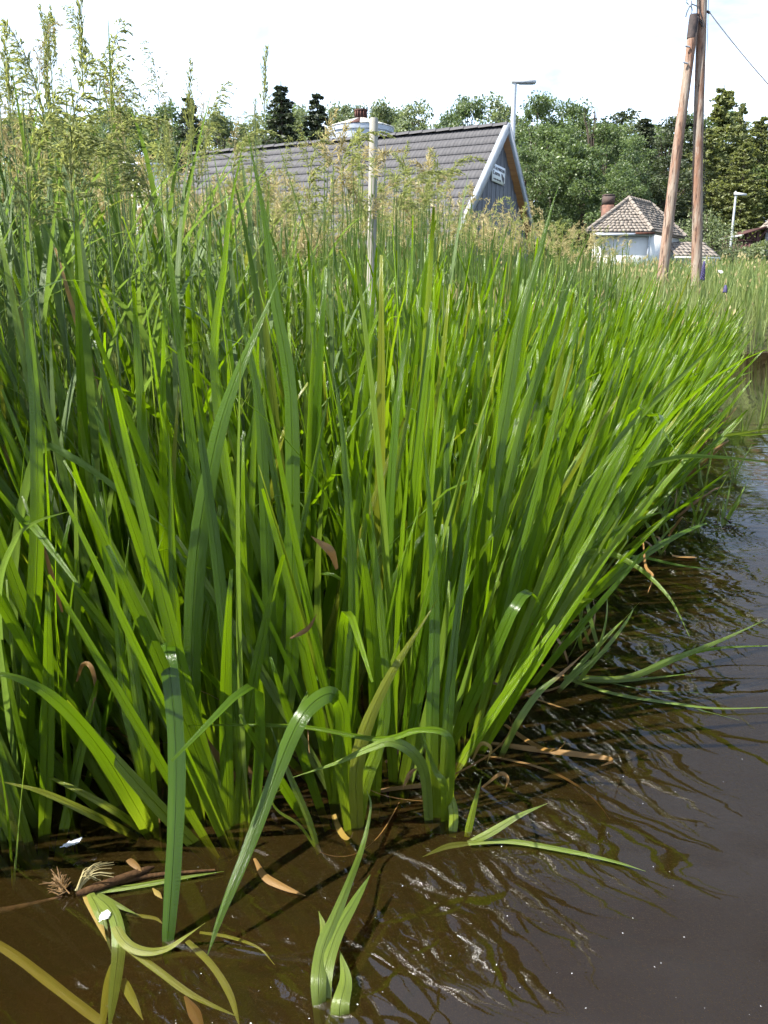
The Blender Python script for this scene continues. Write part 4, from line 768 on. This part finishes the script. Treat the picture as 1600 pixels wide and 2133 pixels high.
# brown leaves
def dead(pts, w, label, name='dead_leaf', **kw):
    V, F, UV, D = hero_leaf(np.array(pts), w, **kw); c_ = np.array(pts[0]); o = ob(name, mk(name, V - c_, F, UV, M_DEAD)); o.location = c_; tag(o, label, 'dead leaf', 'dead leaves'); return o
dead(Zs(.006, (530, 1788), (552, 1826), (590, 1848), (636, 1866)), .022, 'curved brown leaf floating on the water right of the drooping leaf', up=True, taper=2, base=.3)
dead(Zs(.02, (268, 1790), (295, 1815)), .016, 'short rust-brown strip beside the rhizome', up=True, taper=2); dead(Zs(.004, (318, 1850), (338, 1872)), .014, 'small rust-brown scrap under the yellow leaf', up=True, taper=1.6, base=.2)
dead(A_((528, 1730, 1.36), (528, 1765, 1.35)), .014, 'brown stub standing at the foot of the front irises', taper=6)
dead(A_((702, 1185, 1.42), (690, 1150, 1.41), (668, 1132, 1.40), (648, 1117, 1.39)), .020, 'curled orange-brown leaf tip high in the middle of the stand', roll=.3, base=.4, taper=1.2)
for i, (pp, lb) in enumerate([([(985, 1582, 1.60), (1002, 1550, 1.58), (1022, 1558, 1.57), (1015, 1590, 1.57)], 'looped brown leaf at the corner of the bed'), ([(1005, 1640, 1.5), (1042, 1612, 1.5), (1058, 1622, 1.49), (1052, 1645, 1.49)], 'hooked brown leaf hanging above the reflections'), ([(160, 1420, 1.42), (172, 1385, 1.42), (190, 1390, 1.41), (200, 1440, 1.41), (188, 1480, 1.4)], 'crumpled brown leaf inside the dark left stand'),
        ([(840, 1640, 1.42), (855, 1610, 1.42), (870, 1600, 1.42)], 'brown shred between the middle stalks'), ([(130, 1275, 1.45), (105, 1190, 1.45), (85, 1110, 1.45)], 'brown withered stalk in the left stand'), ([(1060, 1352, 2.1), (1080, 1320, 2.1), (1110, 1300, 2.1), (1130, 1330, 2.05)], 'curled brown leaf behind the corner of the bed'), ([(1340, 1130, 2.5), (1345, 1180, 2.4), (1360, 1200, 2.35), (1350, 1235, 2.3)], 'brown curl hanging over the blue water'), ([(605, 1330, 1.44), (640, 1310, 1.44), (660, 1280, 1.44)], 'thin brown leaf leaning in the middle stand')]):
    dead(A_(*pp), .012, lb, n=18, roll=.4, base=.4, taper=1.6)
for i in range(40):                               # withered leaves sunk among the stalks
    x = U(-.9, .5); y = 1.45 + U(.02, .5) + max(0, x - .1) * 1.2; a_ = U(0, 6.28)
    if i % 2: y -= U(.02, .12)
    d_ = np.array([U(-.6, .6), U(-.7, .2), U(.1, .9) if i % 2 == 0 else U(.0, .06)]); ax, ay, az = leafmat(d_, np.array([math.cos(a_), math.sin(a_), 0.1]), U(.12, .42), U(.25, .6))
    o = ob('dead_leaf', DMESH[int(rng.integers(0, 10))], None, mat4(ax, ay, az, (x, y, max(0, float(gz(x, y))) + .0))); tag(o, 'withered brown leaf low among the iris stalks', 'dead leaf', 'withered leaves among the iris stalks')
# feathers
def feather(px, py, L, w, a_, label):
    c_ = onz(px, py, .012); o = thing('feather', c_, label, 'feather', 'feathers on the water', rz=a_)
    s = np.linspace(0, 1, 9); q = MB(); q.tube(np.stack([L * (s - .5), 0 * s, .004 + .012 * (s - .4) ** 2], -1), np.linspace(.0009, .0004, 9), 4); ob('shaft', q.mesh('feather_shaft', M_FEATHER), o)
    for sd in (-1, 1):
        q = MB()
        for u in np.linspace(.14, 1, 26):
            l = w * math.sin(min(1, u * 1.05) * math.pi * .82 + .25) * U(.75, 1.1); p0_ = np.array([L * (u - .5), 0, .004 + .012 * (u - .4) ** 2]); d_ = np.array([.55, sd * .8, U(0, .25)]) * l
            V, F, UV = ribbon(np.array([p0_, p0_ + d_ * .5 + (0, 0, .002), p0_ + d_]), np.array([.0022, .002, .0006]), np.tile([1.0, 0, 0], (3, 1)), .05, 2); q.add(V, F, UV)
        ob('vane', q.mesh('feather_vane', M_FEATHER, False), o)
feather(148, 1762, .040, .011, R(35), 'white fluffy feather on the dark water near the left stalks'); feather(216, 1916, .022, .012, R(70), 'small white feather lying beside the uprooted iris')
# specks floating on the surface
C = np.array([onz(U(350, 1600), 2133 - 560 * U(0, 1) ** 1.5, .002) for i in range(70)]); C = C[sdist(C[:, 0], C[:, 1]) < .05]; V, F = cards(C, rng.uniform(.0008, .0020, len(C))); V[:, 2] = .0025
q = MB(); q.add(V, F); tag(ob('floating_specks', q.mesh('floating_specks', M_FEATHER, False)), 'pale specks of fluff scattered on the water', 'fluff', kind='stuff')

# ------------------------------------------------------------------ seedlings on the right
for i, (px, py, h, n_, lb) in enumerate([(1445, 1112, .34, 6, 'yellow green tuft standing close to the leaning leaves'), (1502, 1098, .24, 6, 'small floating tuft on a dark root clump in open water'), (1465, 1020, .50, 6, 'tall pale tuft behind the floating root clump'), (1530, 1010, .30, 4, 'thin tuft right of the tall pale tuft'),
        (1400, 985, .42, 7, 'yellowish tuft at the edge of the leaning leaves'), (1500, 905, .40, 6, 'tuft on a root clump near the far water'), (1578, 905, .48, 6, 'slender yellow tuft at the right edge'), (1545, 925, .45, 4, 'thin yellow tuft left of the one at the edge'), (1345, 1060, .34, 7, 'low tuft half hidden by leaning leaves'), (1290, 1130, .30, 7, 'low pale tuft under the drooping leaf'), (1215, 1235, .26, 6, 'short tuft where the drooping leaf starts'), (1440, 920, .42, 7, 'yellowish tuft beside the irises further along')]):
    c_ = onz(px, py, -.01); o = thing('iris_seedling', c_, lb, 'iris', 'young tufts in the shallow water')
    for k_ in range(n_):
        d_ = np.array([U(-.35, .5), U(-.3, .3), 1.0]); ta = U(-.8, .8); ax, ay, az = leafmat(d_, np.array([math.cos(ta), math.sin(ta), 0]), h * U(.55, 1.1), .42); ob('leaf', PMESH[int(rng.integers(0, 30))], o, mat4(ax, ay, az, (U(-.02, .02), U(-.02, .02), 0)))
    if i in (1, 5):
        q = MB()
        for k_ in range(30): e_ = rng.normal(size=3) * np.array([.04, .03, .012]); q.tube([e_, e_ + rng.normal(size=3) * .02], [.006, .002], 4)
        ob('root_clump', q.mesh('root_clump', M_MUDCLUMP), o)
tq = scatter(900, .35, 3.2, 2.0, 8.0, lambda X, Y, D: (D > -.28) & (D < .12))[:44]
for x, y, d in tq:                                # low loose growth in the shallows under the leaning leaves
    o = thing('iris_seedling', (x, y, -.01), 'low pale tuft in the shallows beneath the leaning irises', 'iris', 'low tufts beneath the leaning irises'); h = U(.16, .50)
    for k_ in range(int(rng.integers(3, 7))):
        d_ = np.array([U(-.6, .9), U(-.6, .4), 1.0]); ta = U(-.9, .9); ax, ay, az = leafmat(d_, np.array([math.cos(ta), math.sin(ta), 0]), h * U(.5, 1.1), .5); ob('leaf', (PMESH if U(0, 1) < .8 else DMESH * 4)[int(rng.integers(0, 40))], o, mat4(ax, ay, az, (U(-.04, .04), U(-.04, .04), 0)))
for pts_, w_, lb in [([(1150, 1075, 2.6), (1250, 1010, 2.6), (1400, 955, 2.6), (1500, 952, 2.55), (1640, 970, 2.5)], .028, 'pale leaf arching far out over the water at the right edge'), ([(1300, 925, 4.4), (1420, 905, 4.5), (1520, 905, 4.5), (1660, 882, 4.5)], .035, 'long yellow leaf lying towards the right edge'), ([(1240, 1160, 2.9), (1330, 1160, 2.75), (1420, 1178, 2.6), (1500, 1188, 2.5)], .016, 'thin pale leaf lying low over the blue water'), ([(1330, 915, 4.6), (1450, 912, 4.6), (1560, 905, 4.6), (1680, 898, 4.6)], .03, 'second yellow leaf lying beside the long one')]:
    P = A_(*pts_); V, F, UV, D = hero_leaf(np.array(P), w_, roll=.7, n=26); c_ = P[0]; o = ob('fallen_leaf', mk('fallen_leaf', V - c_, F, UV, M_BLADE if 'pale' in lb else M_PALE)); o.location = c_; tag(o, lb, 'leaf', 'leaves reaching over the water')
V, F, UV, D = hero_leaf(np.array(Zs(.008, (1400, 1158), (1425, 1160), (1452, 1161))), .03, up=True, taper=5); tag(ob('floating_stick', mk('floating_stick', V, F, UV, M_DEAD)), 'dark brown stick floating on the blue water', 'stick')

# ------------------------------------------------------------------ tall grass with flower heads
def spikelets(mb, C, Dr, L, w, t):
    n = len(C); a = unit(Dr); r = unit(np.cross(a, rng.normal(size=(n, 3)))); r2 = np.cross(a, r); L = L[:, None]; w = w[:, None]
    for rr in (r, r2): mb.add(np.stack([C, C + a * L * .4 + rr * w, C + a * L, C + a * L * .4 - rr * w], 1).reshape(-1, 3), np.arange(n * 4).reshape(-1, 4), t=np.repeat(t, 4))
def panicle(mt, L=.30, nodes=12, per=6, bl=.12, nod=.5, spread=.8, sag=.6, sl=.0140, sw_=.0017, dens=125, oneside=.4):
    """a grass flower head growing up from the origin and nodding towards +x"""
    mb = MB(); s = np.linspace(0, 1, 14); th = nod * s ** 1.5; d = np.stack([np.sin(th), 0 * s, np.cos(th)], -1); P = np.concatenate([[[0, 0, 0]], np.cumsum(d[1:] * L / 13, 0)]); mb.tube(P, np.linspace(.0016, .0005, 14), 4, t=.3, caps=False)
    for k_ in range(nodes):
        f = .06 + .92 * k_ / nodes; i = f * 13; i0 = int(i); base = P[i0] + (P[min(i0 + 1, 13)] - P[i0]) * (i - i0); T = d[min(i0, 13)]
        for j in range(per):
            a_ = U(0, 6.28); out = np.array([math.cos(a_), math.sin(a_), 0]); out[0] += oneside * U(0, 1.6) * (1 if nod > .2 else 0)
            l = bl * (1 - .72 * f) * U(.55, 1.15); u = np.linspace(0, 1, 6)[:, None]
            dirn = unit(T + out * spread * U(.35, 1.1)); B_ = base + dirn * l * u + np.array([nod * .25, 0, -1]) * (sag * l * u ** 2)
            mb.tube(B_, .0005, 3, t=.4, caps=False)
            n = max(3, int(l * dens)); uu = rng.uniform(.22, 1, n); c = np.stack([np.interp(uu, u[:, 0], B_[:, q_]) for q_ in range(3)], -1); tg = dirn + np.array([nod * .25, 0, -1]) * (2 * sag * uu[:, None])
            spikelets(mb, c, unit(tg) + rng.normal(size=(n, 3)) * .28, sl * rng.uniform(.7, 1.2, n), sw_ * rng.uniform(.8, 1.2, n), np.clip(rng.uniform(0, .5, n) + U(0, .5), 0, .99))
    return mb.mesh('panicle', mt, False)
PG = [panicle(M_PAN, nod=U(.3, 1.0)) for i in range(4)] + [panicle(M_PAN, .26, 10, 5, .10, U(1.4, 2.0), .6, .5) for i in range(3)] + [panicle(M_PAN, .24, 10, 4, .085, .15, .35, .1) for i in range(2)]
PSW = [panicle(M_STRAW, .22, 10, 4, .085, U(.2, 1.2), .7, .5, dens=90) for i in range(4)]
PBIG = panicle(M_PAN, .30, 13, 6, .17, 1.9, .55, .75, dens=120, oneside=.9)
def stem_mesh(c):
    z = np.linspace(0, 1, 9); q = MB(); q.tube(np.stack([c * z ** 2, .3 * c * np.sin(z * 3), z], -1), np.linspace(.0034, .0014, 9), 6); return q.mesh('grass_stem', M_STEM)
CURV = [-.06, .0, .05, .1]; STEM = [stem_mesh(c) for c in CURV]
def blade_mesh(bend):
    s = np.linspace(0, 1, 11); th = .25 + bend * s ** 1.4; d = np.stack([0 * s, np.sin(th), np.cos(th)], -1); P = np.concatenate([[[0, 0, 0]], np.cumsum(d[1:] / 10, 0)])
    w = .019 * np.minimum(1, .5 + 3 * s) * (1 - s ** 2.2); V, F, UV = ribbon(P, np.maximum(w, .0008), np.tile([1.0, 0, 0], (11, 1)), .12); return V, F, UV
BV = [blade_mesh(b_) for b_ in (.1, .3, .5, .8, 1.2, 1.8)]; BM = [mk('grass_blade', *v, M_BLADE) for v in BV]
def grass(x, y, top, pan, label, group, azim=None, ps=1.0, nblade=4, ci=None, cat='grass', lean=(0, 0)):
    g = max(0.0, float(gz(x, y))); o = tag(thing('grass_plant', (x, y, g), label, cat, group), kind='thing'); Hs = top - g
    ci = int(rng.integers(0, 4)) if ci is None else ci; az = U(0, 6.28) if azim is None else azim; ca_, sa_ = math.cos(az), math.sin(az)
    lx, ly = lean; ax = np.array([ca_, sa_, 0]); ay = np.array([-sa_, ca_, 0]); azv = np.array([lx, ly, 1.0]) * Hs
    ob('stem', STEM[ci], o, mat4(ax, ay, azv)); c = CURV[ci]
    tip = ax * c + ay * .3 * c * math.sin(3.0) + azv; ob('panicle', pan, o, mat4(ax * ps, ay * ps, np.array([lx, ly, 1.0]) * ps, tip))
    for k_ in range(nblade):
        f = U(.08, .66); b_ = ax * c * f * f + azv * f; a2 = U(0, 6.28); L = U(.36, .78); ob('blade', BM[int(rng.integers(0, 6))], o, mat4(np.array([math.cos(a2), math.sin(a2), 0]) * U(.7, 1.15), np.array([-math.sin(a2), math.cos(a2), 0]) * L, np.array([0, 0, 1]) * L, b_))
    return o
HG = 'tall grass heads against the sky'
def grass_px(px, py, Y, pan, label, ps=1.0, az=0.0, dx=0.0):
    p = at(px, py, Y); grass(p[0] + dx, Y, p[2] - .20 * ps, pan, label, HG, azim=az, ps=ps, ci=1, lean=(-dx / max(.5, p[2]), 0))
grass_px(168, 5, 2.15, PG[8], 'tallest grass head, dark and upright, touching the top of the sky', 1.0, .0, -.10); grass_px(88, 35, 2.2, PG[7], 'thin grass head just left of the tallest one', .7, math.pi, .10)
grass_px(225, 110, 2.15, PG[2], 'grass head bending right below the tallest one', .9, .0, -.05); grass_px(80, 120, 2.3, PG[1], 'bushy grass head below the thin one', 1.1, math.pi); grass_px(5, 80, 2.1, PG[8], 'grass head cut by the left edge', 1.0, 0)
grass_px(390, 150, 2.5, PG[7], 'upright dark grass head between tall grass and barn', .9, 0); grass_px(552, 120, 2.4, PG[8], 'slender grass head alone against the sky left of the spruce', .75, 0, -.06); grass_px(250, 160, 2.7, PSW[1], 'pale straw grass head left of the upright dark one', 1.1, math.pi)
grass_px(300, 262, 2.0, PBIG, 'large nodding millet-like grass head before the white shed', 1.0, math.pi, .06); grass_px(715, 240, 2.8, PG[5], 'feathery grass head bending right over the barn ridge', 1.0, .3, -.06); grass_px(480, 245, 2.4, PG[4], 'hooked grass head drooping right near the tallest iris blade', .8, 0)
grass_px(130, 215, 1.95, PG[3], 'thick olive grass head in the near left stand', 1.2, 0); grass_px(200, 200, 2.3, PG[4], 'olive grass head leaning right in the left stand', 1.1, .2); grass_px(40, 260, 1.9, PG[0], 'broad olive grass head at the left edge', 1.2, .4); grass_px(420, 215, 2.9, PG[0], 'dark olive grass head below the upright one', 1.0, .2)
grass_px(880, 330, 3.4, PG[4], 'olive grass head before the middle of the barn roof', 1.0, 0); grass_px(930, 300, 3.6, PG[6], 'bent grass head before the barn tiles', 1.0, .2); grass_px(830, 330, 3.0, PG[5], 'drooping grass head right of the wooden stake', 1.0, .1); grass_px(640, 330, 2.8, PG[2], 'olive grass head left of the wooden stake', 1.0, .1)
# the stand of tall grass
gp_ = scatter(9500, -5, 9, 1.85, 14, lambda X, Y, D: (D > np.where(X < -.5, 1.0, 1.45)) & (D < 6.5) & (np.abs(X) < .56 * Y + .3) & (rng.uniform(0, 1, len(X)) < np.clip(1.5 - Y / 9, .5, 1)))
gp2_ = scatter(420, -2.6, -1.0, 1.3, 2.2, lambda X, Y, D: (D > .12) & (D < 1.4) & (X < -.56 * np.maximum(Y, 0) - .3))
gp_ = gp_[np.argsort(gp_[:, 1] + .25 * gp_[:, 2])]
gp_ = np.concatenate([gp_[:190], gp2_, gp_[190:]]); NG = 150; gb = MB(); gpan = MB(); gpan2 = MB()
def lowpan(mb, base, L, az, n, nod):
    f = rng.uniform(.0, 1, n); out = np.array([math.cos(az), math.sin(az), 0]); B_ = base + np.outer(f * L, [0, 0, 1]) + np.outer(nod * L * f ** 2, out) - np.outer(nod * .6 * L * f ** 2.5, [0, 0, 1])
    a_ = rng.uniform(0, 6.28, n); dr = np.stack([np.cos(a_), np.sin(a_), 0 * a_], -1) * rng.uniform(.2, .7, (n, 1)) + out * nod * .7 + np.array([0, 0, 1]) * rng.uniform(-.5, .9, (n, 1)); l = L * .32 * (1.1 - .7 * f) * rng.uniform(.6, 1.2, n)
    spikelets(mb, B_, dr, l, np.full(n, .0024) + l * .014, np.clip(rng.uniform(0, .6, n) + U(0, .4), 0, .99))
for i, (x, y, d) in enumerate(gp_):
    g = max(0, float(gz(x, y))); left = x < -.25 * y * .6
    top = g + U(1.05, 1.45) + (.18 if x < -.4 and y < 4 else 0) + (.25 if y < 1.9 and x < -1 else 0) + (.34 if x > -.4 else .12) - .006 * y
    if i < NG:
        pi_ = int(rng.integers(0, 9)); straw = U(0, 1) > .68; pn = PSW[pi_ % 4] if straw else PG[pi_]
        kind_ = 'straw coloured' if straw else ('loose olive' if pi_ < 4 else 'drooping olive' if pi_ < 7 else 'narrow upright olive'); rel = x / y
        where = 'at the left edge of the stand' if rel < -.36 else 'below the tallest grass heads' if rel < -.24 else 'before the white shed' if rel < -.13 else 'before the barn roof' if rel < .0 else 'before the barn gable'
        dep = 'nearest row' if y < 2.6 else 'second row' if y < 3.1 else 'middle rows' if y < 3.7 else 'back rows'
        lb = 'tall grass with %s head %s, %s' % (kind_, where, dep); gr = lb
        grass(x, y, top - .16, pn, lb, gr, ps=U(.55, .85), nblade=7, lean=(U(-.08, .08), U(-.06, .06)))
    elif i < 5000:
        h = top - g - .15; b_ = np.array([x, y, g]); tp_ = b_ + np.array([U(-.1, .1) * h, U(-.1, .1) * h, h]); a_ = U(-.6, .6); sd_ = np.array([math.cos(a_), math.sin(a_), 0]); wd = max(.004, .0009 * y); P = np.stack([b_, (b_ + tp_) / 2 + (U(-.03, .03), 0, 0), tp_])
        V, F, UV = ribbon(P, np.full(3, wd), np.tile(sd_, (3, 1)), .3); gb.add(V, F, UV, U(0, 1))
        for k_ in range(2):
            V, F, UV = BV[int(rng.integers(0, 6))]; a2 = U(0, 6.28); L = U(.35, .65); wv_ = max(.8, y / 6.0); M3 = np.array([[math.cos(a2) * wv_, math.sin(a2) * wv_, 0], [-math.sin(a2) * L, math.cos(a2) * L, 0], [0, 0, L]]); gb.add(V @ M3 + b_ + (tp_ - b_) * U(.05, .5), F, UV, U(0, 1))
        lowpan(gpan if U(0, 1) < .45 else gpan2, tp_, U(.16, .27), U(0, 6.28), 58 if y < 6 else 36, U(.2, 1.0))
tag(ob('grass_stand', gb.mesh('grass_stand', M_BLADE)), 'dense stand of tall grass stems and blades behind the irises', 'grass', kind='stuff')
tag(ob('grass_heads', gpan.mesh('grass_heads', M_PAN, False)), 'mass of olive grass heads above the far stand', 'grass', kind='stuff'); tag(ob('straw_grass_heads', gpan2.mesh('straw_grass_heads', M_STRAW, False)), 'mass of pale straw grass heads above the far stand', 'grass', kind='stuff')

# ------------------------------------------------------------------ meadow
n = 100000
Yd = np.exp(rng.uniform(math.log(2.3), math.log(75), n)); Xd = rng.uniform(-.62, .62, n) * Yd + rng.uniform(-.6, .6, n); D = sdist(Xd, Yd); k_ = (D > np.where(Yd < 12, .95, .42)) & ((Yd > 10) | (D < 9)); Xd, Yd = Xd[k_], Yd[k_]; n = len(Xd); Z = gz(Xd, Yd) - .03
hgt = rng.uniform(.35, .95, n) * np.where(Yd > 12, 1.15, .95); wd = np.maximum(.0045, .0011 * Yd) * rng.uniform(.7, 1.3, n); a_ = rng.uniform(-.9, .9, n); ln_ = rng.normal(size=(n, 2)) * .16 * hgt[:, None]
sd_ = np.stack([np.cos(a_), np.sin(a_), 0 * a_], -1) * wd[:, None] / 2; b_ = np.stack([Xd, Yd, Z], -1); m_ = b_ + np.stack([ln_[:, 0] * .35, ln_[:, 1] * .35, hgt * .55], -1); t_ = b_ + np.stack([ln_[:, 0], ln_[:, 1], hgt], -1)
V = np.stack([b_ - sd_, b_ + sd_, m_ - sd_ * .85, m_ + sd_ * .85, t_ - sd_ * .12, t_ + sd_ * .12], 1).reshape(-1, 3); o_ = np.arange(n)[:, None] * 6; F = np.concatenate([o_ + [0, 1, 3, 2], o_ + [2, 3, 5, 4]])
tn = np.clip(.5 + .28 * np.sin(Xd * .8 + 1.3 * np.sin(Yd * .35)) + rng.normal(size=n) * .22, 0, .99)
tag(ob('meadow_grass', mk('meadow_grass', V, F, None, M_MEADOW, tint=np.repeat(tn, 6))), 'rough meadow grass rising from the bank to the buildings', 'grass', kind='stuff')
mh = MB(); sel = rng.choice(n, 7000, False); sel = sel[Yd[sel] > 5]
C = t_[sel]; l = rng.uniform(.08, .17, len(sel)); spikelets(mh, C - np.array([0, 0, .02]), rng.normal(size=(len(sel), 3)) * .3 + np.array([0, 0, 1]), l, np.maximum(.004, .0011 * Yd[sel]), rng.uniform(0, .99, len(sel)))
tag(ob('meadow_heads', mh.mesh('meadow_heads', M_STRAW, False)), 'straw coloured seed heads over the meadow', 'grass', kind='stuff')
# flowers in the meadow
def lupin(px, py, Y, h, label):
    p = at(px, py, Y); g = float(gz(p[0], p[1])); o = thing('lupin', (p[0], p[1], g), label, 'flower', 'purple lupins in the meadow'); q = MB(); q.tube([(0, 0, 0), (0, 0, p[2] - g + h / 2)], .006, 5); ob('stem', q.mesh('lupin_stem', M_STEM), o)
    q = MB()
    for i in range(70): f = i / 70; a_ = i * 2.4; r = .018 * (1.05 - f ** 2) + .004; c_ = np.array([r * math.cos(a_), r * math.sin(a_), p[2] - g - h / 2 + h * f]); q.box(c_, (.016, .016, .02), t=U(0, 1))
    ob('blossom', q.mesh('lupin_blossom', M_LUPIN, False), o)
lupin(1465, 564, 12.0, .25, 'purple lupin spike at the foot of the utility pole'); lupin(1511, 602, 13.0, .10, 'small faded lupin spike below the white daisy')
p = at(1495, 567, 8.0); g = float(gz(p[0], p[1])); dz = thing('daisy', (p[0], p[1], g), 'white daisy standing alone right of the utility pole', 'flower'); q = MB(); q.tube([(0, 0, 0), (.02, 0, p[2] - g)], .003, 5); ob('stem', q.mesh('daisy_stem', M_STEM), dz)
for i in range(14):
    a_ = i * 2 * math.pi / 14; q = MB(); V, F, UV = ribbon(np.array([(.02 + r * math.cos(a_), r * math.sin(a_) - .004, p[2] - g + .006 * (r > .02) + r * math.sin(a_) * .5) for r in (.008, .018, .029)]), np.array([.006, .010, .006]), np.tile([-math.sin(a_), math.cos(a_), 0.3], (3, 1)), .02); q.add(V, F, UV); ob('petal', q.mesh('daisy_petal', M_PETAL), dz)
q = MB(); q.tube([(.02, 0, p[2] - g - .002), (.02, 0, p[2] - g + .006)], .009, 8); ob('flower_centre', q.mesh('daisy_centre', M_STRAW), dz)
